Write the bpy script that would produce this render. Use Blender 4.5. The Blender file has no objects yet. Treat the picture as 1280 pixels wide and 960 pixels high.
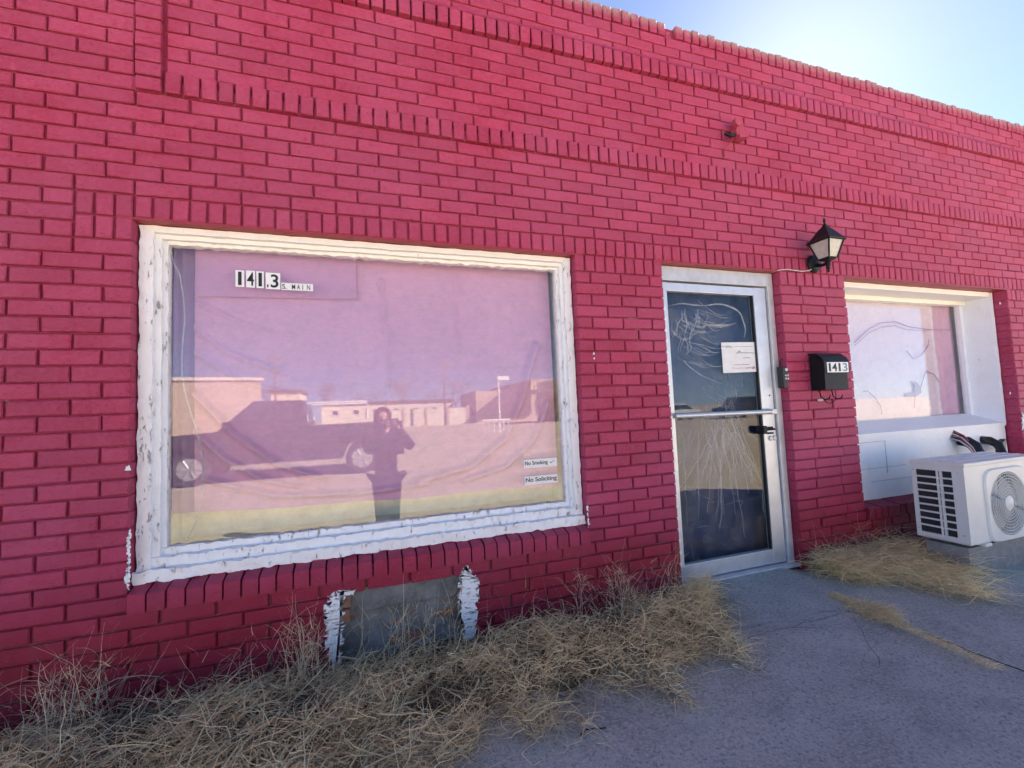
import bpy, bmesh, math, random
import numpy as np
from mathutils import Vector, Matrix
random.seed(7); rng = np.random.default_rng(7)
scene = bpy.context.scene
COL = scene.collection
R = math.radians

# ------------------------------------------------------------------ camera
T = 2.06                    # underside of the rowlock lintel course
H = 0.0677                  # one brick course
LB = 0.2048                 # one stretcher with its joint
CAM = Vector((0.9228, -2.2751, T - 0.9074))
YAW, PITCH, ROLL = 0.32614, 0.06271, -0.04275
def cam_axes():
    cy, sy, cp, sp, cr, sr = math.cos(YAW), math.sin(YAW), math.cos(PITCH), math.sin(PITCH), math.cos(ROLL), math.sin(ROLL)
    f = Vector((sy*cp, cy*cp, sp)); rt = Vector((cy, -sy, 0)); up = rt.cross(f)
    return cr*rt + sr*up, -sr*rt + cr*up, f
AR, AU, AF = cam_axes()
cd = bpy.data.cameras.new('camera'); cam = bpy.data.objects.new('camera', cd); COL.objects.link(cam)
cd.sensor_width = 36; cd.lens = 36*553.47/1280; cd.clip_start = 0.02; cd.clip_end = 2000
cam.matrix_world = Matrix(((AR.x, AU.x, -AF.x, CAM.x), (AR.y, AU.y, -AF.y, CAM.y), (AR.z, AU.z, -AF.z, CAM.z), (0, 0, 0, 1)))
scene.camera = cam

# ------------------------------------------------------------------ sky and sun
SUN = Vector((0.681, 0.492, 0.545)).normalized()     # just behind the parapet
w = bpy.data.worlds.new('World'); scene.world = w; w.use_nodes = True
nt = w.node_tree; bg = nt.nodes['Background']
sky = nt.nodes.new('ShaderNodeTexSky'); sky.sky_type = 'NISHITA'; sky.sun_disc = False
sky.sun_elevation = math.asin(SUN.z); sky.sun_rotation = math.atan2(SUN.x, SUN.y)
sky.altitude = 1200; sky.air_density = 0.45; sky.dust_density = 0.22; sky.ozone_density = 1.8
nt.links.new(sky.outputs[0], bg.inputs[0]); bg.inputs[1].default_value = 0.05
sd = bpy.data.lights.new('sun', 'SUN'); sd.energy = 5.0; sd.angle = R(0.53); sd.color = (1.0, 0.93, 0.82)
sun = bpy.data.objects.new('sun', sd); COL.objects.link(sun)
sun.rotation_euler = (-SUN).to_track_quat('-Z', 'Y').to_euler(); sun.location = (8, 8, 12)
vs = scene.view_settings; vs.view_transform = 'Standard'; vs.look = 'None'; vs.gamma = 1; vs.use_curve_mapping = False
vs.exposure = 2.95
scene.render.engine = 'CYCLES'
scene.cycles.max_bounces = 6; scene.cycles.transparent_max_bounces = 16

# ------------------------------------------------------------------ materials
def nodes(name):
    m = bpy.data.materials.new(name); m.use_nodes = True
    n = m.node_tree.nodes; return m, n, m.node_tree.links, n['Principled BSDF']
def N(nn, t, **kw):
    x = nn.new(t)
    for k, v in kw.items(): setattr(x, k, v)
    return x
def pos_noise(n, l, scale, detail=4, rough=.6, stretch=None):
    g = n.new('ShaderNodeNewGeometry'); src = g.outputs['Position']
    if stretch:
        mp = n.new('ShaderNodeMapping'); mp.inputs['Scale'].default_value = stretch; l.new(src, mp.inputs[0]); src = mp.outputs[0]
    t = n.new('ShaderNodeTexNoise'); t.inputs['Scale'].default_value = scale; t.inputs['Detail'].default_value = detail
    t.inputs['Roughness'].default_value = rough; l.new(src, t.inputs['Vector']); return t.outputs['Fac']
def ramp(n, l, fac, a, b, ca=(0,0,0), cb=(1,1,1)):
    r = n.new('ShaderNodeValToRGB'); e = r.color_ramp.elements
    e[0].position = a; e[1].position = b; e[0].color = (*ca, 1); e[1].color = (*cb, 1); l.new(fac, r.inputs[0]); return r.outputs[0]
def mix(n, l, fac, a, b, mode='MIX'):
    m = n.new('ShaderNodeMix'); m.data_type = 'RGBA'; m.blend_type = mode
    for sock, v in ((m.inputs[0], fac), (m.inputs[6], a), (m.inputs[7], b)):
        if hasattr(v, 'is_output'): l.new(v, sock)
        elif isinstance(v, (int, float)): sock.default_value = v
        else: sock.default_value = (*v, 1)
    return m.outputs[2]
def bump(n, l, bs, h, strength, dist):
    b = n.new('ShaderNodeBump'); b.inputs['Strength'].default_value = strength; b.inputs['Distance'].default_value = dist
    l.new(h, b.inputs['Height']); l.new(b.outputs[0], bs.inputs['Normal'])
def simple(name, col, rough=.6, metal=0, var=.15, scale=30, bstr=.15, bdist=.002, spec=.5):
    m, n, l, b = nodes(name)
    f = pos_noise(n, l, scale)
    c = mix(n, l, ramp(n, l, f, .3, .7), tuple(x*(1-var) for x in col), tuple(min(1, x*(1+var)) for x in col))
    l.new(c, b.inputs['Base Color']); b.inputs['Roughness'].default_value = rough; b.inputs['Metallic'].default_value = metal
    b.inputs['Specular IOR Level'].default_value = spec
    if bstr: bump(n, l, b, pos_noise(n, l, scale*6, 3), bstr, bdist)
    return m
def zval(n, l):
    g = n.new('ShaderNodeNewGeometry'); s = n.new('ShaderNodeSeparateXYZ'); l.new(g.outputs['Position'], s.inputs[0]); return s.outputs

def red_brick_material(name, mortar=False, cap=False):
    m, n, l, b = nodes(name)
    xyz = zval(n, l)
    patch = ramp(n, l, pos_noise(n, l, 5.5, 3), .38, .66)
    fine = ramp(n, l, pos_noise(n, l, 45, 5, .7), .35, .7)
    deep, worn = (0.37, 0.011, 0.056), (0.45, 0.090, 0.160)
    oi = n.new('ShaderNodeObjectInfo'); at = n.new('ShaderNodeAttribute'); at.attribute_name = 'Var'
    sm_ = n.new('ShaderNodeMath'); sm_.operation = 'ADD'; l.new(oi.outputs['Random'], sm_.inputs[0]); l.new(at.outputs['Fac'], sm_.inputs[1])
    frc = n.new('ShaderNodeMath'); frc.operation = 'FRACT'; l.new(sm_.outputs[0], frc.inputs[0])
    base = mix(n, l, patch, deep, (0.42, 0.030, 0.092))
    fade = ramp(n, l, pos_noise(n, l, 1.1, 3, .6), .40, .66)
    base = mix(n, l, mixfac(n, l, fade, .6), base, (.42, .064, .150))
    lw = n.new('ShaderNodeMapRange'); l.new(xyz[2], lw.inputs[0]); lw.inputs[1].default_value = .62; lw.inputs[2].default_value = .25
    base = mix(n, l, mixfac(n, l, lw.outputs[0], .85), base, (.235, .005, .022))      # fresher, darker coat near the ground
    # chalky worn band of paint between sill height and chest height, fresh deep red near the ground
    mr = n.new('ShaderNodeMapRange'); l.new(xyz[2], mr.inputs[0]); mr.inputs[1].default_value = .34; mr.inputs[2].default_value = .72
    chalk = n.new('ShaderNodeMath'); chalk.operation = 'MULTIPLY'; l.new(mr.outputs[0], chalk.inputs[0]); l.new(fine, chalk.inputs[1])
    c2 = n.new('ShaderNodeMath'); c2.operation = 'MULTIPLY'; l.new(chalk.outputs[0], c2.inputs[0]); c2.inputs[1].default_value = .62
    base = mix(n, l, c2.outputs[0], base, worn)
    streak = ramp(n, l, pos_noise(n, l, 9, 4, .65, (1, 1, .22)), .62, .82)
    base = mix(n, l, mixfac(n, l, streak, .42), base, (.27, .055, .085))
    if not mortar: base = mix(n, l, 1.0, base, ramp(n, l, frc.outputs[0], 0, 1, (.89, .87, .89), (1.06, 1.09, 1.08)), 'MULTIPLY')
    pits = ramp(n, l, pos_noise(n, l, 62, 3, .6, (.7, 1, 1.2)), .60, .70)
    base = mix(n, l, mixfac(n, l, pits, .6), base, (.20, .008, .026))
    chips = ramp(n, l, pos_noise(n, l, 120, 2, .5), .735, .755)
    base = mix(n, l, mixfac(n, l, chips, .5), base, (.50, .33, .30))
    if mortar:
        base = mix(n, l, .55, base, (0.20, 0.008, 0.026))
        low = n.new('ShaderNodeMapRange'); l.new(xyz[2], low.inputs[0]); low.inputs[1].default_value = .42; low.inputs[2].default_value = .36
        pm = n.new('ShaderNodeMath'); pm.operation = 'MULTIPLY'; l.new(low.outputs[0], pm.inputs[0])
        l.new(ramp(n, l, pos_noise(n, l, 7, 4), .42, .62), pm.inputs[1])
        base = mix(n, l, mixfac(n, l, pm.outputs[0], .55), base, (.30, .16, .15))
        bare = ramp(n, l, pos_noise(n, l, 3.3, 5, .75), .615, .66)
        base = mix(n, l, mixfac(n, l, bare, .7), base, (.36, .24, .20))
    if cap:
        up = n.new('ShaderNodeMapRange'); l.new(xyz[2], up.inputs[0]); up.inputs[1].default_value = T+22.9*H; up.inputs[2].default_value = T+24*H
        pm = n.new('ShaderNodeMath'); pm.operation = 'MULTIPLY'; l.new(up.outputs[0], pm.inputs[0]); l.new(ramp(n, l, pos_noise(n, l, 22, 4), .28, .5), pm.inputs[1])
        base = mix(n, l, pm.outputs[0], base, (.40, .30, .25))
    l.new(base, b.inputs['Base Color'])
    l.new(ramp(n, l, fine, 0, 1, (.5,)*3, (.72,)*3), b.inputs['Roughness'])
    b.inputs['Specular IOR Level'].default_value = .4
    rug = pos_noise(n, l, 95, 4, .6, (.55, 1, 1.0)); rug2 = pos_noise(n, l, 330, 3, .6)
    s = n.new('ShaderNodeMath'); s.operation = 'MULTIPLY_ADD'; l.new(rug, s.inputs[0]); s.inputs[1].default_value = 1.6; l.new(rug2, s.inputs[2])
    bump(n, l, b, s.outputs[0], .8 if not mortar else .9, .0034 if not mortar else .004)
    return m
def mixfac(n, l, s, k):
    x = n.new('ShaderNodeMath'); x.operation = 'MULTIPLY'; l.new(s, x.inputs[0]); x.inputs[1].default_value = k; return x.outputs[0]

def peeling_white(name, amount=.60, tint=(.90, .90, .89)):
    m, n, l, b = nodes(name)
    f = pos_noise(n, l, 30, 7, .78, (1.3, 1, .45)); p = ramp(n, l, f, amount, amount+.04)
    dirt = ramp(n, l, pos_noise(n, l, 9, 5, .7), .35, .75)
    c = mix(n, l, mixfac(n, l, dirt, .35), tint, (.72, .70, .66))
    c = mix(n, l, p, c, (.38, .35, .31)); l.new(c, b.inputs['Base Color']); b.inputs['Roughness'].default_value = .5
    inv = n.new('ShaderNodeMath'); inv.operation = 'MULTIPLY_ADD'; l.new(p, inv.inputs[0]); inv.inputs[1].default_value = -1.2
    l.new(pos_noise(n, l, 70, 4, .6, (1, 1, .5)), inv.inputs[2])
    bump(n, l, b, inv.outputs[0], .8, .003); return m

def smear_material():
    m, n, l, b = nodes('brushed white paint smear')
    b.inputs['Base Color'].default_value = (.84, .86, .88, 1); b.inputs['Roughness'].default_value = .55
    h = pos_noise(n, l, 55, 5, .7, (.35, 1, 1.5)); l.new(ramp(n, l, h, .40, .47), b.inputs['Alpha']); bump(n, l, b, h, .8, .003); return m
def glass_material(name, f0=.05, tint=(.96, .97, .97), rough=0.0, dust=.02):
    m = bpy.data.materials.new(name); m.use_nodes = True; n = m.node_tree.nodes; l = m.node_tree.links
    n.remove(n['Principled BSDF']); out = n['Material Output']
    tr = n.new('ShaderNodeBsdfTransparent'); tr.inputs[0].default_value = (*tint, 1)
    gl = n.new('ShaderNodeBsdfGlossy'); gl.inputs['Roughness'].default_value = rough; gl.inputs[0].default_value = (1, 1, 1, 1)
    df = n.new('ShaderNodeBsdfDiffuse'); df.inputs[0].default_value = (.6, .58, .55, 1)
    wav = pos_noise(n, l, 1.3, 1, .4); bp = n.new('ShaderNodeBump'); bp.inputs['Strength'].default_value = .12; bp.inputs['Distance'].default_value = .004
    l.new(wav, bp.inputs['Height']); l.new(bp.outputs[0], gl.inputs['Normal'])
    ge = n.new('ShaderNodeNewGeometry'); dt = n.new('ShaderNodeVectorMath'); dt.operation = 'DOT_PRODUCT'; l.new(ge.outputs['Incoming'], dt.inputs[0]); l.new(ge.outputs['True Normal'], dt.inputs[1])
    ab = n.new('ShaderNodeMath'); ab.operation = 'ABSOLUTE'; l.new(dt.outputs['Value'], ab.inputs[0])
    om = n.new('ShaderNodeMath'); om.operation = 'SUBTRACT'; om.inputs[0].default_value = 1; l.new(ab.outputs[0], om.inputs[1])
    pw = n.new('ShaderNodeMath'); pw.operation = 'POWER'; l.new(om.outputs[0], pw.inputs[0]); pw.inputs[1].default_value = 5
    sc = n.new('ShaderNodeMath'); sc.operation = 'MULTIPLY_ADD'; l.new(pw.outputs[0], sc.inputs[0]); sc.inputs[1].default_value = 1-f0; sc.inputs[2].default_value = f0
    mx = n.new('ShaderNodeMixShader'); l.new(sc.outputs[0], mx.inputs[0]); l.new(tr.outputs[0], mx.inputs[1]); l.new(gl.outputs[0], mx.inputs[2])
    m2 = n.new('ShaderNodeMixShader')
    l.new(mixfac(n, l, ramp(n, l, pos_noise(n, l, 14, 6, .7), .45, .8), dust*4), m2.inputs[0])
    l.new(mx.outputs[0], m2.inputs[1]); l.new(df.outputs[0], m2.inputs[2]); l.new(m2.outputs[0], out.inputs[0]); return m

def film_material(name, white=.06, gloss=.10, rough=.12):
    m = bpy.data.materials.new(name); m.use_nodes = True; n = m.node_tree.nodes; l = m.node_tree.links
    n.remove(n['Principled BSDF']); out = n['Material Output']
    tr = n.new('ShaderNodeBsdfTransparent'); gl = n.new('ShaderNodeBsdfGlossy'); gl.inputs['Roughness'].default_value = rough
    df = n.new('ShaderNodeBsdfDiffuse'); df.inputs[0].default_value = (.8, .82, .85, 1)
    a = n.new('ShaderNodeMixShader'); a.inputs[0].default_value = gloss; l.new(tr.outputs[0], a.inputs[1]); l.new(gl.outputs[0], a.inputs[2])
    b = n.new('ShaderNodeMixShader'); b.inputs[0].default_value = white; l.new(a.outputs[0], b.inputs[1]); l.new(df.outputs[0], b.inputs[2])
    l.new(b.outputs[0], out.inputs[0]); return m

def cloth_material(name, col, weave=220, stain=.25, transl=.25):
    m, n, l, b = nodes(name)
    f = ramp(n, l, pos_noise(n, l, 3.0, 4, .6), .35, .7)
    thread = pos_noise(n, l, weave, 2, .5, (.12, 1, 1))
    c = mix(n, l, mixfac(n, l, f, stain), col, tuple(x*.72 for x in col))
    c = mix(n, l, mixfac(n, l, ramp(n, l, thread, .4, .65), .22), c, tuple(min(1, x*1.25) for x in col))
    l.new(c, b.inputs['Base Color']); b.inputs['Roughness'].default_value = .9; b.inputs['Specular IOR Level'].default_value = .1
    bump(n, l, b, thread, .25, .001); return m

def pavement_material(name, col, stain=(.22, .21, .20)):
    m, n, l, b = nodes(name)
    big = ramp(n, l, pos_noise(n, l, 1.8, 6, .7), .36, .64)
    speck = ramp(n, l, pos_noise(n, l, 95, 4, .75), .47, .60)
    dk = ramp(n, l, pos_noise(n, l, 75, 4, .75), .53, .62)
    c = mix(n, l, big, tuple(x*.74 for x in col), tuple(x*1.18 for x in col))
    c = mix(n, l, mixfac(n, l, speck, .6), c, tuple(x*1.5 for x in col))
    c = mix(n, l, mixfac(n, l, dk, .75), c, tuple(x*.45 for x in col))
    st = ramp(n, l, pos_noise(n, l, 3.1, 6, .7), .56, .70)
    c = mix(n, l, mixfac(n, l, st, .45), c, stain)
    l.new(c, b.inputs['Base Color']); b.inputs['Roughness'].default_value = .85
    bump(n, l, b, pos_noise(n, l, 170, 4, .7), .7, .004); return m

def grass_material():
    m, n, l, b = nodes('dry grass')
    a = n.new('ShaderNodeVertexColor'); a.layer_name = 'Col'; l.new(a.outputs[0], b.inputs['Base Color'])
    b.inputs['Roughness'].default_value = .7; b.inputs['Specular IOR Level'].default_value = .25
    tl = n.new('ShaderNodeBsdfTranslucent'); l.new(a.outputs[0], tl.inputs[0]); mx = n.new('ShaderNodeMixShader'); mx.inputs[0].default_value = .45
    l.new(b.outputs[0], mx.inputs[1]); l.new(tl.outputs[0], mx.inputs[2]); l.new(mx.outputs[0], n['Material Output'].inputs[0]); return m

def cement_material():
    m, n, l, b = nodes('cement patch')
    a = ramp(n, l, pos_noise(n, l, 9, 5, .65), .35, .7)
    c = mix(n, l, a, (.13, .135, .13), (.30, .30, .29))
    rust = ramp(n, l, pos_noise(n, l, 13, 4, .6, (1, 1, 1.9)), .55, .63)
    low = zval(n, l); mr = n.new('ShaderNodeMapRange'); l.new(low[2], mr.inputs[0]); mr.inputs[1].default_value = .30; mr.inputs[2].default_value = .20
    k = n.new('ShaderNodeMath'); k.operation = 'MULTIPLY'; l.new(rust, k.inputs[0]); l.new(mr.outputs[0], k.inputs[1])
    c = mix(n, l, mixfac(n, l, k.outputs[0], .85), c, (.23, .12, .09))
    l.new(c, b.inputs['Base Color']); b.inputs['Roughness'].default_value = .9
    bump(n, l, b, pos_noise(n, l, 40, 6, .7), 1.0, .012); return m

M = {
 'smear': smear_material(), 'tint_backing': simple('dark blue tarp', (.012, .028, .085), .55, 0, .3, 8, .2, .004), 'stripcloth': cloth_material('dusky pink cloth', (.63, .335, .50)),
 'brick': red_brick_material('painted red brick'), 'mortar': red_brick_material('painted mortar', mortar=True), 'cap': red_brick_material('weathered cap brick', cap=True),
 'lintel': simple('red painted steel', (.30, .02, .035), .5), 'white': peeling_white('peeling white paint', .585), 'white2': peeling_white('white painted boards', .635, (.84, .87, .90)),
 'cream': peeling_white('cream painted wood', .66, (.90, .88, .82)), 'caulk': simple('thick white paint', (.78, .79, .80), .45, var=.06, bstr=.5, scale=60),
 'glass': glass_material('window glass', .046, rough=.004), 'doorglass': glass_material('door glass', .026, dust=.01), 'film': film_material('clear plastic film', .010, .012),
 'crease': film_material('plastic crease', .34, .22, .25), 'softcrease': film_material('soft plastic fold', .10, .10, .3), 'curtain': cloth_material('mauve curtain cloth', (.72, .40, .55)), 'curtain2': cloth_material('darker mauve cloth', (.50, .31, .48)),
 'sheet': cloth_material('white sheet', (.82, .70, .76), stain=.12), 'alu': simple('brushed aluminium', (.62, .64, .66), .38, .55, .08, 14, .12), 'alu2': simple('worn aluminium', (.56, .57, .58), .45, .4, .14, 10, .15),
 'black': simple('black painted metal', (.010, .012, .014), .5, 0, .3, 40, .2, .002, .25), 'blackplastic': simple('black plastic', (.012, .013, .014), .42, 0, .2, 60, .1),
 'frost': simple('frosted lantern glass', (.52, .49, .42), .25, 0, .12, 30, .05), 'ac': simple('off white plastic casing', (.70, .70, .67), .42, 0, .05, 6, .04), 'acgrey': simple('grey fan blade plastic', (.10, .10, .105), .5),
 'coil': simple('dark coil fins', (.045, .047, .05), .5, .5), 'tile': simple('white vinyl', (.82, .82, .80), .4, 0, .04, 40, 0), 'ink': simple('black ink', (.01, .01, .012), .5, 0, .1, 40, 0),
 'blueink': simple('grey blue ink', (.16, .24, .33), .5, 0, .1, 40, 0), 'pinkink': simple('pink ink', (.55, .10, .22), .5, 0, .1, 40, 0), 'paper': simple('paper', (.78, .78, .77), .7, 0, .05, 20, .1),
 'pave': pavement_material('grey pavement', (.42, .42, .375)), 'pave2': pavement_material('smooth concrete apron', (.38, .385, .35)), 'soil': simple('dry soil and thatch', (.11, .088, .058), .95, 0, .5, 25, 1.0, .01),
 'crack': simple('dark joint', (.02, .018, .016), .95), 'lot': simple('sunlit tan gravel', (.50, .40, .29), .95, 0, .14, 2.5, .4, .02), 'road': simple('pale dusty concrete', (.52, .43, .30), .9, 0, .12, 3, .3, .01), 'line': simple('worn road paint', (.7, .68, .6), .8),
 'seam': simple('grey paint seam', (.42, .43, .45), .7), 'grass': grass_material(), 'cement': cement_material(), 'block': simple('grey concrete block', (.27, .265, .255), .9, 0, .2, 25, .8, .004), 'oldbrick': simple('bare orange brick', (.25, .125, .085), .9, 0, .35, 40, .8, .004),
 'inside': simple('dim interior plaster', (.30, .29, .27), .9), 'ledge': simple('cream inner ledge', (.94, .86, .64), .7, 0, .12, 12, .2), 'navy': simple('navy cloth', (.012, .016, .04), .9), 'floor': simple('interior floor', (.07, .065, .06), .8),
 'roof': simple('grey roofing felt', (.18, .18, .18), .9), 'cord': simple('pale cord', (.50, .47, .47), .6), 'redbox': simple('red painted box', (.40, .05, .09), .5),
 'truckpaint': simple('dark truck paint', (.018, .018, .024), .28, 0, .1, 5, 0), 'tyre': simple('tyre rubber', (.02, .02, .02), .85), 'rim': simple('alloy rim', (.45, .45, .45), .55, .5, .05, 10, 0), 'carglass': simple('dark car glass', (.015, .02, .025), .08, 0, .1, 5, 0),
 'stucco': simple('tan stucco', (.48, .36, .26), .9), 'cwall': simple('pale block wall', (.66, .58, .46), .9), 'dkroof': simple('brown shingle roof', (.10, .07, .055), .9), 'fascia': simple('tan metal fascia', (.60, .46, .30), .6), 'win': simple('far window glass', (.03, .035, .045), .15),
 'wood': simple('weathered pole wood', (.16, .11, .07), .9), 'bark': simple('grey bark', (.13, .10, .08), .95), 'twig': simple('bare twigs', (.17, .13, .10), .95), 'signwhite': simple('white sign paint', (.8, .8, .78), .5),
 'redcar': simple('red car paint', (.25, .015, .02), .3, 0, .1, 5, 0), 'whitecar': simple('white car paint', (.75, .75, .75), .3, 0, .04, 5, 0),
 'jacket': cloth_material('dark violet jacket', (.035, .03, .055)), 'trousers': cloth_material('dark trousers', (.03, .032, .05)), 'skin': simple('skin', (.42, .24, .17), .5, 0, .08, 20, .1), 'hair': simple('dark brown hair', (.03, .018, .012), .5, 0, .3, 80, .5),
}

# ------------------------------------------------------------------ mesh helpers
class MB:
    def __init__(s): s.v = []; s.f = []
    def poly(s, vs, fs):
        o = len(s.v); s.v += [tuple(p) for p in vs]; s.f += [tuple(i+o for i in f) for f in fs]; return s
    def box(s, x0, x1, y0, y1, z0, z1, c=0.0):
        if c <= 0:
            return s.poly([(x0,y0,z0),(x1,y0,z0),(x1,y1,z0),(x0,y1,z0),(x0,y0,z1),(x1,y0,z1),(x1,y1,z1),(x0,y1,z1)],
                          [(0,3,2,1),(4,5,6,7),(0,1,5,4),(1,2,6,5),(2,3,7,6),(3,0,4,7)])
        # chamfered box
        bm = bmesh.new(); bmesh.ops.create_cube(bm, size=1)
        for v in bm.verts: v.co = ((x0+x1)/2+v.co.x*(x1-x0), (y0+y1)/2+v.co.y*(y1-y0), (z0+z1)/2+v.co.z*(z1-z0))
        bmesh.ops.bevel(bm, geom=bm.edges[:], offset=c, segments=2, affect='EDGES', profile=.6)
        bm.verts.ensure_lookup_table(); bm.verts.index_update()
        s.poly([v.co[:] for v in bm.verts], [[v.index for v in f.verts] for f in bm.faces]); bm.free(); return s
    def tube(s, pts, r, n=8, caps=True):
        pts = [Vector(p) for p in pts]; o = len(s.v); rr = r if hasattr(r, '__len__') else [r]*len(pts)
        ref = Vector((0, 0, 1))
        for i, p in enumerate(pts):
            t = (pts[min(i+1, len(pts)-1)]-pts[max(i-1, 0)]).normalized()
            a = ref if abs(t.dot(ref)) < .92 else Vector((1, 0, 0))
            u = t.cross(a).normalized(); w_ = t.cross(u)
            for k in range(n):
                an = 2*math.pi*k/n; s.v.append(tuple(p+rr[i]*(math.cos(an)*u+math.sin(an)*w_)))
        for i in range(len(pts)-1):
            for k in range(n):
                a = o+i*n+k; b = o+i*n+(k+1) % n; s.f.append((a, b, b+n, a+n))
        if caps: s.f.append(tuple(o+k for k in range(n))[::-1]); s.f.append(tuple(o+(len(pts)-1)*n+k for k in range(n)))
        return s
    def lathe(s, prof, c, axis='z', n=24):
        o = len(s.v)
        for r, h in prof:
            for k in range(n):
                a = 2*math.pi*k/n; x, y = r*math.cos(a), r*math.sin(a)
                p = {'z': (x, y, h), 'y': (x, h, y), 'x': (h, x, y)}[axis]; s.v.append((c[0]+p[0], c[1]+p[1], c[2]+p[2]))
        for i in range(len(prof)-1):
            for k in range(n):
                a = o+i*n+k; b = o+i*n+(k+1) % n; s.f.append((a, b, b+n, a+n))
        s.f.append(tuple(o+k for k in range(n))); s.f.append(tuple(o+(len(prof)-1)*n+k for k in range(n))); return s
    def prism(s, prof, x0, x1, axis='x'):
        n = len(prof); P = lambda a, b, x: {'x': (x, a, b), 'y': (a, x, b), 'z': (a, b, x)}[axis]
        return s.poly([P(a, b, x0) for a, b in prof]+[P(a, b, x1) for a, b in prof],
                      [tuple(range(n))[::-1], tuple(range(n, 2*n))]+[(i, (i+1) % n, n+(i+1) % n, n+i) for i in range(n)])
    def grid(s, fn, nu, nv):
        o = len(s.v)
        for j in range(nv+1):
            for i in range(nu+1): s.v.append(tuple(fn(i/nu, j/nv)))
        for j in range(nv):
            for i in range(nu):
                a = o+j*(nu+1)+i; s.f.append((a, a+1, a+nu+2, a+nu+1))
        return s
    def mesh(s, name, mat, smooth=False, fix=True):
        me = bpy.data.meshes.new(name); me.from_pydata(s.v, [], s.f)
        if fix:
            bm = bmesh.new(); bm.from_mesh(me); bmesh.ops.recalc_face_normals(bm, faces=bm.faces[:]); bm.to_mesh(me); bm.free()
        me.materials.append(M[mat])
        if smooth:
            for p in me.polygons: p.use_smooth = True
        me.update(); return me
    def build(s, name, mat, parent=None, smooth=False, fix=True):
        return link(name, s.mesh(name, mat, smooth, fix), parent)
def link(name, me, parent=None):
    o = bpy.data.objects.new(name, me); COL.objects.link(o)
    if parent is not None: o.parent = parent; o.matrix_parent_inverse = Matrix.Translation(-Vector(parent.location))
    return o
def tag(o, label, cat, group=None, kind=None):
    o['label'] = label; o['category'] = cat
    if group: o['group'] = group
    if kind: o['kind'] = kind
    return o
def struct(o): o['kind'] = 'structure'; return o
def thing(name, label, cat, loc=(0, 0, 0), group=None):
    o = bpy.data.objects.new(name, None); COL.objects.link(o); o.location = loc; o.empty_display_size = .1
    return tag(o, label, cat, group)
def smooth_by_angle(o, ang=40):
    me = o.data
    for p in me.polygons: p.use_smooth = True
    me.set_sharp_from_angle(angle=R(ang)); return o

def text_mesh(txt, size, mat, sx=1.0, bold=0.0, spacing=1.0):
    cu = bpy.data.curves.new('txt', 'FONT'); cu.body = txt; cu.size = size; cu.offset = bold; cu.space_character = spacing
    cu.align_x = 'CENTER'; cu.align_y = 'CENTER'; cu.extrude = .0006
    o = bpy.data.objects.new('txt', cu); COL.objects.link(o); bpy.context.view_layer.update()
    me = bpy.data.meshes.new_from_object(o.evaluated_get(bpy.context.evaluated_depsgraph_get()))
    bpy.data.objects.remove(o); bpy.data.curves.remove(cu)
    co = np.empty(len(me.vertices)*3); me.vertices.foreach_get('co', co); co = co.reshape(-1, 3)
    cx = (co[:, 0].min()+co[:, 0].max())/2; cz = (co[:, 1].min()+co[:, 1].max())/2
    # lay into the XZ plane facing -Y, centred
    out = np.stack([(co[:, 0]-cx)*sx, -co[:, 2], co[:, 1]-cz], 1)
    me.vertices.foreach_set('co', out.ravel()); me.materials.clear(); me.materials.append(M[mat]); me.update()
    return me, (co[:, 0].max()-co[:, 0].min())*sx, co[:, 1].max()-co[:, 1].min()
def text_fit(name, txt, x0, x1, z0, z1, y, mat, parent, bold=0.0, rz=0.0):
    me, wd, ht = text_mesh(txt, .1, mat, 1, bold)
    o = link(name, me, parent); o.location = ((x0+x1)/2, y, (z0+z1)/2); o.scale = ((x1-x0)/wd, 1, (z1-z0)/ht); o.rotation_euler.y = rz
    return o
from mathutils import noise as mnoise
def lumpy(mb, x0, x1, y0, y1, z0, z1, res=.025, amp=.003, freq=18):
    """box cut into a grid and roughened, for thick uneven paint"""
    def face(o, u, v):
        nu = max(1, int(Vector(u).length/res)); nv = max(1, int(Vector(v).length/res))
        def fn(a, b):
            p = Vector(o)+a*Vector(u)+b*Vector(v)
            return p + mnoise.noise_vector(p*freq)*amp + mnoise.noise_vector(p*freq*3.7)*amp*.45
        mb.grid(fn, nu, nv)
    dx, dy, dz = x1-x0, y1-y0, z1-z0
    face((x0,y0,z0), (dx,0,0), (0,0,dz)); face((x1,y0,z0), (0,dy,0), (0,0,dz)); face((x0,y1,z0), (0,-dy,0), (0,0,dz))
    face((x0,y0,z1), (dx,0,0), (0,dy,0)); face((x0,y1,z0), (dx,0,0), (0,-dy,0)); face((x1,y1,z0), (-dx,0,0), (0,0,dz))
def project(x, y, z):
    d = Vector((x, y, z))-CAM; dep = d.dot(AF)
    if dep <= .05: return None
    return 640+553.47*d.dot(AR)/dep, 480-553.47*d.dot(AU)/dep

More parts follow.
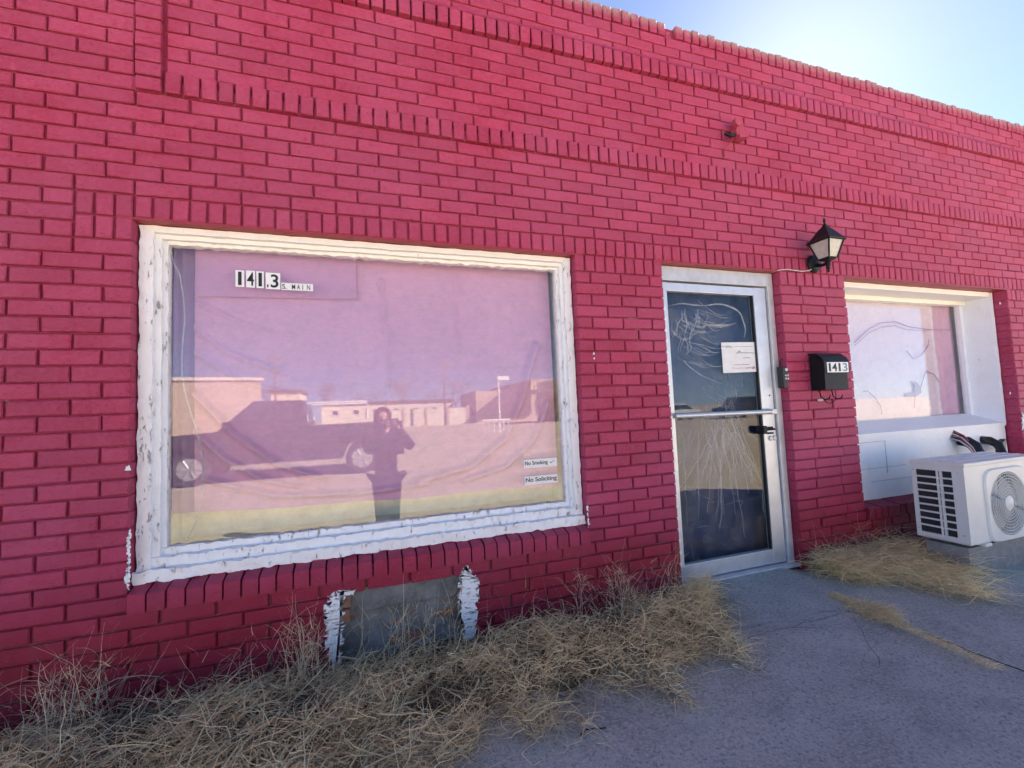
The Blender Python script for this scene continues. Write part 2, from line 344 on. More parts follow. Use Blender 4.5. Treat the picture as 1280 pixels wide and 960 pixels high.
# ------------------------------------------------------------------ ground
g = MB(); g.box(-320, 320, -420, -5.6, -.60, -.25); struct(g.build('ground', 'lot'))
g = MB(); g.box(-320, 320, -5.6, -2.02, -.60, -.235); struct(g.build('road', 'road'))
g = MB(); g.box(-320, 320, 15.2, 200, -.6, -.05); struct(g.build('ground', 'lot'))
SW = MB()
def pave_h(x, y): return -.012*max(0, -y-.2) + .004*mnoise.noise(Vector((x*1.7, y*1.7, 3)))
JX = 3.47
jn = lambda b: .006*mnoise.noise(Vector((b*40, 1, 0)))+.010*mnoise.noise(Vector((b*9, 5, 0)))
SW.grid(lambda a, b: (-4+a*(JX+4-.002-.035*(b*2.05-1.4)+jn(b)), -1.86+b*2.05, pave_h(-4+a*7.4, -1.86+b*2.05)), 120, 90)
SW.grid(lambda a, b: (JX+.003+.004*mnoise.noise(Vector((b*60, 9, 0)))+a*9.5-.035*(b*2.05-1.4)+jn(b)*(1-a), -1.86+b*2.05, pave_h(JX+a*9.5, -1.86+b*2.05)+.003), 120, 90)
sw = struct(SW.build('pavement', 'pave', fix=False)); sw.data.flip_normals() if sw.data.polygons[0].normal.z < 0 else None
g = MB(); g.box(-4, 13, -2.02, -1.86, -.6, -.018, .015); struct(g.build('kerb', 'block'))
g = MB(); g.box(-4, 13, -1.85, .19, -.5, -.06); struct(g.build('pavement_joint_base', 'crack'))
# sloped concrete apron at the door, its outer edge ragged
AP = MB()
def apron(a, b):
    x = 2.66+a*1.06; e = -.46-.05*mnoise.noise(Vector((x*6, 1, 0)))-.03*mnoise.noise(Vector((x*19, 4, 0)))-.10*(a-.5)
    if a > .82: e += (a-.82)*1.1
    y = .19+b*(e-.19); t = min(1, max(0, (y-e)/(.05-e)))
    ex = min(1, (1-a)/.22)*min(1, a/.10)
    return (x, y, pave_h(x, y)+.002+.046*t*ex*ex*(3-2*ex)+.003*mnoise.noise(Vector((x*9, y*9, 0))))
AP.grid(apron, 60, 40); o = struct(AP.build('door_apron', 'pave2', fix=False, smooth=True))
if o.data.polygons[0].normal.z < 0: o.data.flip_normals()
# hairline cracks
def ribbon(mb, pts, wd, z=None):
    pts = [Vector(p) for p in pts]; L_, R_ = [], []
    for i, p in enumerate(pts):
        t = pts[min(i+1, len(pts)-1)]-pts[max(i-1, 0)]; nrm = Vector((-t.y, t.x, 0)).normalized()
        k = wd*(.5+random.random()*.8)*(.3 if i in (0, len(pts)-1) else 1); L_.append(p+nrm*k); R_.append(p-nrm*k)
    n = len(pts); mb.poly([*L_, *R_], [(i, i+1, n+i+1, n+i) for i in range(n-1)])
cr = MB()
def wob(p, q, n, a): return [(p[0]+(q[0]-p[0])*i/n+random.uniform(-a, a), p[1]+(q[1]-p[1])*i/n+random.uniform(-a, a)) for i in range(n+1)]
for p, q, n in (((2.62, -.50), (3.35, -.50), 22), ((3.2, -.62), (2.9, -.47), 8), ((3.0, -.9), (3.35, -.55), 6)):
    ribbon(cr, [(x, y, pave_h(x, y)+.0045) for x, y in wob(p, q, n, .008)], .0011)
ck = struct(cr.build('pavement_crack', 'crack'))
# soil that the weeds root in, along the wall foot
SO = MB()
def soil(x0, x1, e):
    def fn(a, b):
        x = x0+a*(x1-x0); ed = e(x)+.05*mnoise.noise(Vector((x*5, 7, 0)))
        y = .18+b*(-ed-.18); return (x, y, pave_h(x, y)+.004+.03*math.sin(math.pi*min(1, max(0, b)))*(.6+.5*mnoise.noise(Vector((x*7, y*7, 2)))))
    SO.grid(fn, int((x1-x0)*25), 16)
soil(-4, 2.70, lambda x: .50 if x < 2.2 else .50-.6*(x-2.2)); soil(3.76, 9, lambda x: .16)
o = struct(SO.build('soil_strip', 'soil', fix=False, smooth=True))
if o.data.polygons[0].normal.z < 0: o.data.flip_normals()

# ------------------------------------------------------------------ the brick shop
SHOP = thing('brick_shop', 'single storey shop of red painted brick with rowlock bands and parapet', 'building')
XL, XR = -3.0, 11.0
W1 = (0.0, 2.107, .401, T); DR = (2.722, 3.692, -.5, T); W2 = (4.342, 6.388, T-26.5*H, T); HOLE = (.800, 1.385, -.5, .352)
def wall_slab(x0, x1, z0, z1, y0, y1, holes):
    xs = sorted({x0, x1, *[h[i] for h in holes for i in (0, 1)]}); zs = sorted({z0, z1, *[min(max(h[i], z0), z1) for h in holes for i in (2, 3)]})
    mb = MB()
    solid = lambda i, j: 0 <= i < len(xs)-1 and 0 <= j < len(zs)-1 and not any(h[0] <= (xs[i]+xs[i+1])/2 <= h[1] and h[2] <= (zs[j]+zs[j+1])/2 <= h[3] for h in holes)
    for i in range(len(xs)-1):
        for j in range(len(zs)-1):
            if not solid(i, j): continue
            a, b, c, d = xs[i], xs[i+1], zs[j], zs[j+1]
            mb.poly([(a,y0,c),(b,y0,c),(b,y0,d),(a,y0,d)], [(0,1,2,3)]); mb.poly([(a,y1,c),(b,y1,c),(b,y1,d),(a,y1,d)], [(3,2,1,0)])
            if not solid(i-1, j): mb.poly([(a,y0,c),(a,y1,c),(a,y1,d),(a,y0,d)], [(3,2,1,0)])
            if not solid(i+1, j): mb.poly([(b,y0,c),(b,y1,c),(b,y1,d),(b,y0,d)], [(0,1,2,3)])
            if not solid(i, j-1): mb.poly([(a,y0,c),(b,y0,c),(b,y1,c),(a,y1,c)], [(3,2,1,0)])
            if not solid(i, j+1): mb.poly([(a,y0,d),(b,y0,d),(b,y1,d),(a,y1,d)], [(0,1,2,3)])
    return mb
e = .007
grow = lambda r: (r[0]-e, r[1]+e, r[2]-e, r[3]+e)
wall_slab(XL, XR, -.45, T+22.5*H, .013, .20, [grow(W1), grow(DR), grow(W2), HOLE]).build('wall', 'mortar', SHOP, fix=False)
b_ = MB(); b_.box(XL, XL+.2, .20, 15, -.4, T+22.5*H).box(XR-.2, XR, .20, 15, -.4, T+22.5*H).box(XL+.2, XR-.2, 14.8, 15, -.4, T+22.5*H)
b_.build('outer_wall', 'inside', SHOP)
MB().box(XL+.2, XR-.2, .2, 14.8, 2.95, 3.15).build('roof', 'roof', SHOP)
MB().box(XL+.2, XR-.2, .2, 14.8, -.3, .045).build('interior_floor', 'floor', SHOP)

cells = []      # (x0, x1, z0, z1, face_y, kind)
def fill(x0, x1, z0, z1, joints, kind='brick', y=0.0):
    c = [x0]+[j for j in joints if x0+.045 < j < x1-.045]+[x1]
    for a, b in zip(c[:-1], c[1:]): cells.append((a, b, z0, z1, y, kind))
def run(x0, x1, z0, z1, phase, y=0.0):
    n0 = math.floor((x0-phase)/LB); fill(x0, x1, z0, z1, [phase+n*LB+random.uniform(-.003, .003) for n in range(n0, n0+int((x1-x0)/LB)+3)], 'brick', y)
BLK = [W1, (-.205, 0, T-1.5*H, T+1.5*H), (-.205, 20, T, T+1.5*H), (2.107, 2.722, T-1.5*H, T), DR, (3.692, 4.342, T-1.5*H, T), W2, (6.388, 6.80, T-1.5*H, T), HOLE]
for k in range(-10, 33):
    z0 = T-(1.5+k)*H; z1 = z0+H; zc = (z0+z1)/2
    if z1 < -.03: continue
    iv = [(XL, XR)]
    for bx0, bx1, bz0, bz1 in BLK:
        if bz0 < zc < bz1:
            nv = []
            for a, b in iv:
                if bx1 <= a or bx0 >= b: nv.append((a, b)); continue
                if bx0 > a: nv.append((a, bx0))
                if bx1 < b: nv.append((bx1, b))
            iv = nv
    for a, b in iv:
        if b-a < .02: continue
        ph = 0 if k % 2 else LB/2
        if a > 2.0 and b < 2.8: ph = 2.107 + (LB/2 if k % 2 else 0)
        elif a > 3.6 and b < 4.5:
            j = random.uniform(-.018, .018)
            fill(a, b, z0, z1, ([3.882+j, 4.12+j] if k % 2 else [3.916+j, 4.153+j])); continue
        elif a > 6.3: ph = 6.388 + (LB/2 if k % 2 else 0)
        run(a, b, z0, z1, ph)
for k in range(14):                                   # left of the framed panel, and its stacked edge of half bricks
    z0 = T+(8.5+k)*H; run(XL, 0, z0, z0+H, 0 if (k+1) % 2 else LB/2)
    cells.append((0, .105, z0, z0+H, -.016, 'brick'))
for k in range(8): run(.112, XR, T+(10+k)*H, T+(11+k)*H, 0 if k % 2 else -LB/2)
for k in range(3): run(.112, XR, T+(19.5+k)*H, T+(20.5+k)*H, 0 if k % 2 == 0 else LB/2)
def rowlocks(x0, x1, z0, z1, y=0.0, kind='rowlock', n=None):
    n = n or round((x1-x0)/(LB/3)); s_ = (x1-x0)/n
    for i in range(n): cells.append((x0+i*s_, x0+(i+1)*s_, z0, z1, y, kind))
rowlocks(-.205, 0, T, T+1.5*H); rowlocks(-.205, 0, T-1.5*H, T)
rowlocks(0, XR, T, T+1.5*H); rowlocks(2.107, 2.722, T-1.5*H, T); rowlocks(3.692, 4.342, T-1.5*H, T, n=8); rowlocks(6.388, 6.80, T-1.5*H, T)
rowlocks(.112, XR, T+8.5*H, T+10*H, -.018); rowlocks(.112, XR, T+18*H, T+19.5*H, -.024); rowlocks(XL, XR, T+22.5*H, T+24*H, -.004, 'cap')

def brick_verts(wd, ht, dp, c=.0042, top=0.0):
    a, b = wd/2, ht/2
    j = lambda s_=.0017: random.uniform(-s_, s_)
    fr = [(-a+c+j(), j(.0008), -b+c+j()), (a-c+j(), j(.0008), -b+c+j()), (a-c+j(), j(.0008), b-c+j()), (-a+c+j(), j(.0008), b-c+j())]
    md = [(-a+j(), c, -b+j()), (a+j(), c, -b+j()), (a+j(), c, b+j()), (-a+j(), c, b+j())]
    bk = [(x, dp, z) for x, _, z in md]
    return fr+md+bk
BF = [(0,1,2,3)]+[(i, 4+i, 4+(i+1) % 4, (i+1) % 4) for i in range(4)]+[(4+i, 8+i, 8+(i+1) % 4, 4+(i+1) % 4) for i in range(4)]+[(11,10,9,8)]
BF = [tuple(f) for f in BF]
cache = {}
def brick_mesh(kind, wd, ht, dp):
    key = (kind, round(wd, 3), round(ht, 3), random.randrange(4))
    if key not in cache:
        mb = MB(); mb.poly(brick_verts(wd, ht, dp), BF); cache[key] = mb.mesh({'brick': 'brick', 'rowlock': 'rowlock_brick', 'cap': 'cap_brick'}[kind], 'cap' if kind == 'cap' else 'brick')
    return cache[key]
def area(c):
    ps = [project(x, c[4], z) for x in c[:2] for z in c[2:4]]
    if any(p is None for p in ps): return 0
    us = [min(max(p[0], 0), 1280) for p in ps]; vs_ = [min(max(p[1], 0), 960) for p in ps]
    return (max(us)-min(us))*(max(vs_)-min(vs_))
pick = set()
for kinds, lim in ((('brick',), 298), (('rowlock',), 298), (('cap',), 150)):
    idx = sorted([i for i, c in enumerate(cells) if c[5] in kinds and area(c) > 60], key=lambda i: -area(cells[i]))
    pick |= set(idx[:lim])
rvar = {}; rest = {'brick': MB(), 'rowlock': MB(), 'cap': MB()}
for i, (x0, x1, z0, z1, y, kind) in enumerate(cells):
    jt = {'brick': .0095, 'rowlock': .0115, 'cap': .0125}[kind]
    if x0 > 3.6 and x1 < 4.4 and z1 < T and kind == 'brick': jt = .007
    jz = .0072 if kind == 'brick' else jt*.8
    wd, ht = x1-x0-jt, z1-z0-jz; dp = .105-y if kind != 'cap' else .215
    if kind == 'cap':
        ht += random.uniform(-.012, .004)
        if abs((x0+x1)/2-2.905) < .035: ht -= .03; y += .02
    yo = y+random.uniform(-.0016, .0016); rx = random.gauss(0, .005); rz = random.gauss(0, .006)
    if x0 > 3.6 and x1 < 4.4 and z1 < T: rx *= 2; rz *= 2.2; yo += random.uniform(-.004, .003)
    loc = ((x0+x1)/2, yo, z0+jz/2+ht/2)
    if i in pick:
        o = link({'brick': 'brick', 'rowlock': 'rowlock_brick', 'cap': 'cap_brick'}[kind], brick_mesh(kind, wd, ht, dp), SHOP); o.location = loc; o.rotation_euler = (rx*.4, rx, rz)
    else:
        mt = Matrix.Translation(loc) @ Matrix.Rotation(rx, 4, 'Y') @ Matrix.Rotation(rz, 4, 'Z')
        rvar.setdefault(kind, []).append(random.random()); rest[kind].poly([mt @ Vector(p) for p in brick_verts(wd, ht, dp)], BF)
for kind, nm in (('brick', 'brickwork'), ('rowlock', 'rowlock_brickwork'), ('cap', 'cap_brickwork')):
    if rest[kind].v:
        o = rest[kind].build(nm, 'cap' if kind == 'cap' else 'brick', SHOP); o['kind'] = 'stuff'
        at = o.data.attributes.new('Var', 'FLOAT', 'POINT'); at.data.foreach_set('value', np.repeat(np.array(rvar[kind], np.float32), 12))
MB().box(XL, XR, .016, .20, T+22.5*H, T+23.55*H).build('cap_bed', 'mortar', SHOP)
# sloped mortar wash on the upper band
MB().prism([(-.022, T+19.45*H), (.004, T+19.45*H), (.004, T+19.95*H), (-.0015, T+19.95*H)], .112, XR).build('mortar_wash', 'brick', SHOP)
# projecting sill bricks
def sill(x0, x1, zb, n, yf=-.036, front=.080, back=.118):
    s_ = (x1-x0)/n
    for i in range(n):
        a, b = x0+i*s_+.004, x0+(i+1)*s_-.004; y = yf+random.uniform(-.003, .003); t = random.uniform(-.003, .003)
        mb = MB(); mb.prism([(y, zb+.004), (y, zb+front-.006+t), (y+.006, zb+front+t), (.115, zb+back+t), (.115, zb+.004)], a, b)
        mb.build('sill_brick', 'brick', SHOP)
sill(.002, 2.105, .401, 31); sill(4.346, 6.384, T-26.5*H, 30, -.02, .085, .104)
MB().box(-.001, 2.108, -.018, .12, .397, .405+.06).build('sill_bed', 'mortar', SHOP)
for x0, x1 in ((W1[0], W1[1]), (DR[0], DR[1]), (W2[0], W2[1])):
    MB().box(x0-.06, x1+.06, .004, .115, T-.007, T+.0035).build('lintel', 'lintel', SHOP)
# cement patch in the old vent opening, with bare brick edge and white paint round it
pt = MB()
def patchf(a, b):
    x = .79+a*.605; z = -.1+b*.47; return (x, .045+.010*mnoise.noise(Vector((x*9, z*9, 0)))+.006*mnoise.noise(Vector((x*30, z*30, 0)))-.012*(1 if z > .23+.03*mnoise.noise(Vector((x*8, 0, 0))) else 0), z)
pt.grid(patchf, 60, 46); pt.build('cement_patch', 'cement', SHOP, smooth=True)

for i, (z0, z1) in enumerate(((.205, .262), (.27, .325))):
    MB().box(.806, .846, .004+i*.003, .06, z0, z1, .004).build('bare_brick', 'oldbrick', SHOP)
for x0, x1, z0, z1 in ((1.02, 1.2, .045, .095), (1.20, 1.33, .135, .175)):
    MB().box(x0, x1, .040, .07, z0, z1, .006).build('bare_brick', 'oldbrick', SHOP)
def smear(poly, y, th=.002, rag=.012, seed=0, mat='caulk', name='paint_smear', parent=SHOP, sub=10):
    """ragged thin skin of paint on the wall, outline in XZ"""
    rs = random.Random(seed); pts = []
    for i, p in enumerate(poly):
        q = poly[(i+1) % len(poly)]
        for k in range(sub):
            t = k/sub; pts.append((p[0]+(q[0]-p[0])*t+rs.uniform(-rag, rag), p[1]+(q[1]-p[1])*t+rs.uniform(-rag, rag)))
    bm = bmesh.new(); vs_ = [bm.verts.new((x, y, z)) for x, z in pts]
    f = bm.faces.new(vs_); r = bmesh.ops.extrude_face_region(bm, geom=[f])
    for v in r['geom']:
        if isinstance(v, bmesh.types.BMVert): v.co.y -= th
    bmesh.ops.recalc_face_normals(bm, faces=bm.faces[:]); bmesh.ops.triangulate(bm, faces=[f for f in bm.faces if len(f.verts) > 4])
    me = bpy.data.meshes.new(name); bm.to_mesh(me); bm.free(); me.materials.append(M[mat]); return link(name, me, parent)
smear([(1.385, -.01), (1.43, .02), (1.455, .19), (1.465, .30), (1.42, .345), (1.40, .38), (1.375, .33), (1.36, .22), (1.375, .1)], -.001, .003, .014, 3, 'smear', sub=24)
smear([(.775, -.02), (.80, 0), (.812, .18), (.815, .345), (.77, .35), (.735, .28), (.745, .1)], -.001, .003, .014, 4, 'smear', sub=24)
smear([(.80, .335), (.86, .33), (.87, .35), (.80, .358)], .002, .006, .004, 5)
smear([(.003, .49), (.004, .62), (.004, .74), (-.008, .70), (-.004, .60), (-.014, .53)], -.0045, .002, .004, 6, 'smear', sub=22)
smear([(2.104, .49), (2.114, .505), (2.109, .56), (2.112, .60), (2.104, .61)], -.0045, .002, .004, 7, 'smear')
for sx, sz, r_ in ((-.008, .985, .009), (2.20, 1.47, .006), (2.202, 1.44, .005)):
    smear([(sx-r_, sz-r_), (sx+r_, sz-r_*.6), (sx+r_*.7, sz+r_*1.5), (sx-r_*.6, sz+r_)], -.003, .0015, r_*.3, int(sx*1000), 'caulk', sub=3)
for k in range(4, 28):                               # white paint dabs left at the joints along the door edge
    z = T-(1.5+k)*H+H
    smear([(2.709, z-.008), (2.7225, z-.014), (2.7235, z+.012), (2.713, z+.009)], -.0012, .003, .003, 90+k, 'caulk', sub=3)

# ------------------------------------------------------------------ large shop window
mb = MB()
lumpy(mb, 0.002, .052, .052, .14, .53, T-.01, .016, .0046, 22); lumpy(mb, .050, .076, .076, .14, .56, T-.03, .016, .0040, 22); lumpy(mb, .074, .092, .100, .14, .60, T-.05, .016, .0034, 24)
w1 = mb.build('window_frame', 'white', SHOP, smooth=True)
w1['label'] = 'flaking white painted frame of the large shop window'; mb = MB()
lumpy(mb, 2.060, 2.105, .052, .14, .53, T-.01, .016, .0046, 22); lumpy(mb, 2.044, 2.062, .076, .14, .56, T-.03, .016, .0040, 22); lumpy(mb, 2.028, 2.046, .100, .14, .60, T-.05, .016, .0034, 24)
mb.build('side_rail', 'white', w1, smooth=True)
mb = MB(); lumpy(mb, .03, 2.08, .052, .14, T-.038, T-.009, .02, .0026); lumpy(mb, .06, 2.05, .076, .14, T-.058, T-.036, .02, .0024); lumpy(mb, .08, 2.04, .100, .14, T-.074, T-.056, .012, .007, 32)
mb.build('head_rail', 'cream', w1, smooth=True)
mb = MB(); lumpy(mb, .0, 2.107, .030, .14, .500, .548, .012, .009, 30); lumpy(mb, .02, 2.09, .062, .14, .545, .592, .012, .008, 30); lumpy(mb, .06, 2.05, .098, .14, .588, .622, .012, .007, 34)
mb.build('sill_rail', 'white', w1, smooth=True)
MB().box(.085, 2.037, .121, .127, .60, T-.06).build('pane', 'glass', w1)
MB().box(.01, 2.10, .145, .85, .56, .604).build('inner_ledge', 'ledge', w1)
MB().box(.062, 2.058, .36, .38, .604, .86).build('bounce_board', 'ledge', w1)  # added board, brightens the strip under the hem like mirrored sunlit ground
MB().box(.0, .06, .141, .85, .60, T).box(2.06, 2.107, .141, .85, .60, T).build('inner_jamb', 'ledge', w1)

# curtains inside
def ridge(x, z, pts, wd):
    d = 9
    for (ax, az), (bx, bz) in zip(pts[:-1], pts[1:]):
        ux, uz = bx-ax, bz-az; t = max(0, min(1, ((x-ax)*ux+(z-az)*uz)/(ux*ux+uz*uz))); d = min(d, math.hypot(x-ax-t*ux, z-az-t*uz))
    return math.exp(-(d/wd)**2)
FOLDS = [([(.17, 1.30), (.33, 1.10), (.52, .94), (.72, .86)], .022, .020), ([(.17, 1.12), (.30, .98), (.46, .87), (.60, .83)], .020, .018), ([(.17, 1.62), (.30, 1.50), (.55, 1.40)], .018, .008),
         ([(.17, 1.50), (.36, 1.36), (.6, 1.28)], .016, .008), ([(.17, 1.75), (.34, 1.66), (.5, 1.6)], .014, .006), ([(1.92, 1.55), (1.80, 1.20), (1.70, 1.00), (1.50, .86), (1.2, .80)], .030, .020),
         ([(1.98, 1.2), (1.88, .98), (1.70, .84), (1.45, .78)], .022, .015), ([(.2, .90), (.5, .79), (.9, .765), (1.25, .78)], .020, .014), ([(1.03, 1.9), (1.06, 1.5), (1.05, 1.2)], .015, .006), ([(1.45, 1.95), (1.44, 1.5)], .012, .005)]
def curtain_y(x, z):
    y = .205+.003*math.sin(x*41+2*mnoise.noise(Vector((x*3, z*2, 0))))+.004*mnoise.noise(Vector((x*5, z*14, 1)))+.004*mnoise.noise(Vector((x*4, z*48, 4)))
    for pts, wd, a in FOLDS: y -= 2.6*a*ridge(x, z, pts, wd*.62)
    return y
def hem(x): return .748-.034*min(1, x/1.0)-.011*max(0, x-1.0)+.004*math.sin(x*9)
mb = MB(); mb.grid(lambda a, b: (.163+a*1.865, curtain_y(.163+a*1.865, hem(.163+a*1.865)*(1-b)+2.03*b), hem(.163+a*1.865)*(1-b)+2.03*b), 150, 130)
o = mb.build('curtain', 'curtain', smooth=True, fix=False); tag(o, 'wide sheer mauve curtain hung inside the large shop window', 'curtain')
mb = MB(); mb.grid(lambda a, b: (.068+a*.125, .232+.006*math.sin(a*14)+.004*mnoise.noise(Vector((a*3, b*6, 0))), .742+b*1.29), 20, 60)
tag(mb.build('curtain', 'curtain2', smooth=True, fix=False), 'narrow darker mauve curtain panel beside the hanging cord', 'curtain')
mb = MB(); mb.grid(lambda a, b: (.172+a*.73, .186+.002*math.sin(a*17+b*2), 1.772+.012*a+b*.23), 40, 14)
tag(mb.build('cloth_strip', 'stripcloth', smooth=True, fix=False), 'dusky folded cloth strip behind the street number on the glass', 'cloth')
cp = [(.086,1.956),(.105,1.90),(.124,1.856),(.138,1.75),(.144,1.647),(.136,1.55),(.132,1.458),(.134,1.38),(.145,1.309),(.168,1.21),(.195,1.121),(.210,1.03),(.218,.935),(.214,.84),(.202,.754),(.180,.69),(.150,.63)]
tag(MB().tube([(x, .140, z) for x, z in cp], .0032, 6).build('hanging_cord', 'cord', smooth=True), 'thin pale cord hanging down inside the window edge', 'cord')

# stickers on the glass
Yg = .1195
def sticker(name, label, x0, x1, z0, z1, txt=None, tx=None, bold=.004, cat='sticker', group=None, rot=0.0):
    root = thing(name, label, cat, ((x0+x1)/2, Yg, z0), group)
    MB().box(x0, x1, Yg, Yg+.0008, z0, z1).build('backing', 'tile', root)
    if txt: text_fit('lettering', txt, *tx, Yg-.0008, 'ink', root, bold)
    return root
sticker('number_sticker', 'white number sticker reading 1 at the start of the window address', .355, .392, 1.808, 1.889, '1', (.366, .381, 1.816, 1.882), .0006)
sticker('number_sticker', 'white number sticker reading 4 on the window', .400, .438, 1.807, 1.890, '4', (.404, .434, 1.816, 1.882), .0006)
sticker('number_sticker', 'white number sticker reading 1 between the 4 and the 3', .444, .476, 1.806, 1.889, '1', (.453, .468, 1.814, 1.882), .0006)
s3 = sticker('number_sticker', 'wider white sticker with a small dot and a 3', .484, .548, 1.803, 1.885, '3', (.506, .540, 1.811, 1.877), .0015)
MB().box(.490, .496, Yg-.001, Yg-.0002, 1.812, 1.826).build('dot', 'ink', s3)
sm = thing('street_sticker', 'white sticker strip reading S. MAIN after the window number', 'sticker', (.62, Yg, 1.80))
for a, b, t in ((.553, .581, 'S.'), (.596, .618, 'M'), (.619, .640, 'A'), (.641, .656, 'I'), (.657, .695, 'N')):
    MB().box(a, b+.001, Yg, Yg+.0008, 1.802, 1.838).build('backing', 'tile', sm)
MB().box(.5825, .5955, Yg+.0001, Yg+.0008, 1.802, 1.838).build('backing', 'tile', sm)
for a, b, t in ((.557, .576, 'S.'), (.600, .615, 'M'), (.623, .637, 'A'), (.6475, .6505, 'I'), (.668, .683, 'N')): text_fit('lettering', t, a, b, 1.807, 1.832, Yg-.0008, 'ink', sm, .0008)
ns = sticker('notice_sticker', 'white window sticker reading No Smoking with a small sketch', 1.783, 1.988, .828, .876, 'No Smoking', (1.790, 1.930, .838, .867), .0012)
MB().tube([(1.945, Yg-.001, .850), (1.958, Yg-.001, .852), (1.966, Yg-.001, .862), (1.974, Yg-.001, .853)], .0016, 5).build('sketch', 'blueink', ns)
MB().box(1.944, 1.956, Yg-.001, Yg-.0002, .847, .853).build('sketch', 'blueink', ns)
sticker('notice_sticker', 'white window sticker reading No Soliciting by the curtain hem', 1.783, 1.988, .732, .781, 'No Soliciting', (1.790, 1.982, .742, .774), .0012)

# ------------------------------------------------------------------ glass door
D = MB(); D.box(2.724, 2.752, .062, .16, .045, T-.008, .002).box(3.640, 3.690, .055, .16, .045, T-.008, .003).box(2.752, 3.640, .058, .16, 1.958, T-.009, .002)
fr = D.build('door_frame', 'alu2', SHOP)
MB().box(2.70, 3.715, .02, .19, .03, .052, .004).build('threshold', 'alu2', fr)
D = MB(); D.box(2.756, 2.800, .072, .115, .058, 1.950, .002).box(3.526, 3.634, .072, .115, .058, 1.950, .003).box(2.800, 3.526, .074, .113, 1.893, 1.948, .002).box(2.800, 3.526, .074, .113, .058, .152, .002)
door = D.build('door', 'alu', SHOP)
D = MB(); D.box(3.518, 3.527, .079, .10, .15, 1.895).box(2.799, 2.805, .079, .10, .15, 1.895).build('gasket', 'blackplastic', door)
MB().box(2.800, 3.526, .092, .098, .15, 1.895).build('pane', 'doorglass', door)
D = MB().tube([(2.775, .040, 1.082), (3.57, .040, 1.078)], .0165, 10); D.tube([(3.545, .04, 1.078), (3.545, .075, 1.078)], .012, 8); D.tube([(2.785, .04, 1.082), (2.785, .075, 1.082)], .012, 8)
smooth_by_angle(D.build('push_bar', 'alu', door)); MB().box(3.565, 3.612, .030, .073, 1.06, 1.096, .004).build('bar_end', 'alu2', door)
D = MB().box(3.478, 3.512, .030, .09, .93, .985, .006); D.tube([(3.512, .05, .955), (3.60, .05, .958)], .007, 8); D.box(3.53, 3.60, .062, .073, .962, .975); D.box(3.548, 3.598, .060, .073, .925, .937)
D.build('latch', 'black', door)
for x in (3.578, 3.612): MB().lathe([(.0, -.012), (.014, -.012), (.017, -.006), (.017, 0)], (x, .073, .895), 'y', 16).build('lock_cylinder', 'alu2', door)
MB().lathe([(.0, -.003), (.006, -.003), (.006, 0)], (3.60, .073, 1.19), 'y', 10).build('screw', 'black', door)
# key box hung on the door frame
kb = thing('key_box', 'black key lock box hanging on the white door frame', 'lock box', (3.70, .03, 1.23))
MB().box(3.662, 3.722, .004, .050, 1.235, 1.385, .008).build('body', 'blackplastic', kb)
D = MB().tube([(3.675, .03, 1.385), (3.675, .03, 1.425), (3.692, .03, 1.44), (3.709, .03, 1.425), (3.709, .03, 1.385)], .005, 8); D.build('shackle', 'black', kb)
for i in range(4): MB().lathe([(0, -.004), (.006, -.004), (.007, 0)], (3.682+.02*(i % 2), .004, 1.30+.022*(i//2)), 'y', 10).build('button', 'alu2', kb)
MB().lathe([(0, -.005), (.011, -.005), (.012, 0)], (3.690, .004, 1.362), 'y', 14).build('dial', 'alu2', kb)
# paper on the door glass
pn = thing('paper_notice', 'handwritten white paper taped to the door glass', 'paper', (3.37, .09, 1.35))
mb = MB(); mb.grid(lambda a, b: (3.228+a*.292, .0895-.003*math.sin(a*3.1)*b-.001*mnoise.noise(Vector((a*4, b*4, 0))), 1.352+.006*a+b*.208), 14, 10); mb.build('sheet', 'paper', pn, fix=False)
rs = random.Random(5)
def scribble(x0, x1, z, a, mat, r=.0011):
    n = max(4, int((x1-x0)/.006)); MB().tube([(x0+(x1-x0)*i/n, .0855, z+rs.uniform(-a, a)) for i in range(n+1)], r, 4).build('handwriting', mat, pn)
scribble(3.236, 3.245, 1.530, .006, 'ink', .0016); scribble(3.262, 3.318, 1.531, .006, 'ink', .0015); scribble(3.335, 3.495, 1.534, .002, 'blueink'); scribble(3.345, 3.51, 1.490, .0025, 'ink', .0012)
scribble(3.363, 3.388, 1.496, .009, 'ink', .0015); scribble(3.405, 3.47, 1.455, .004, 'blueink'); scribble(3.32, 3.455, 1.408, .001, 'ink', .001); scribble(3.42, 3.50, 1.385, .002, 'pinkink', .002); scribble(3.30, 3.40, 1.384, .003, 'pinkink', .0008)
MB().tube([(3.485, .0855, 1.397), (3.503, .0855, 1.386), (3.483, .0855, 1.377)], .002, 4).build('handwriting', 'pinkink', pn)
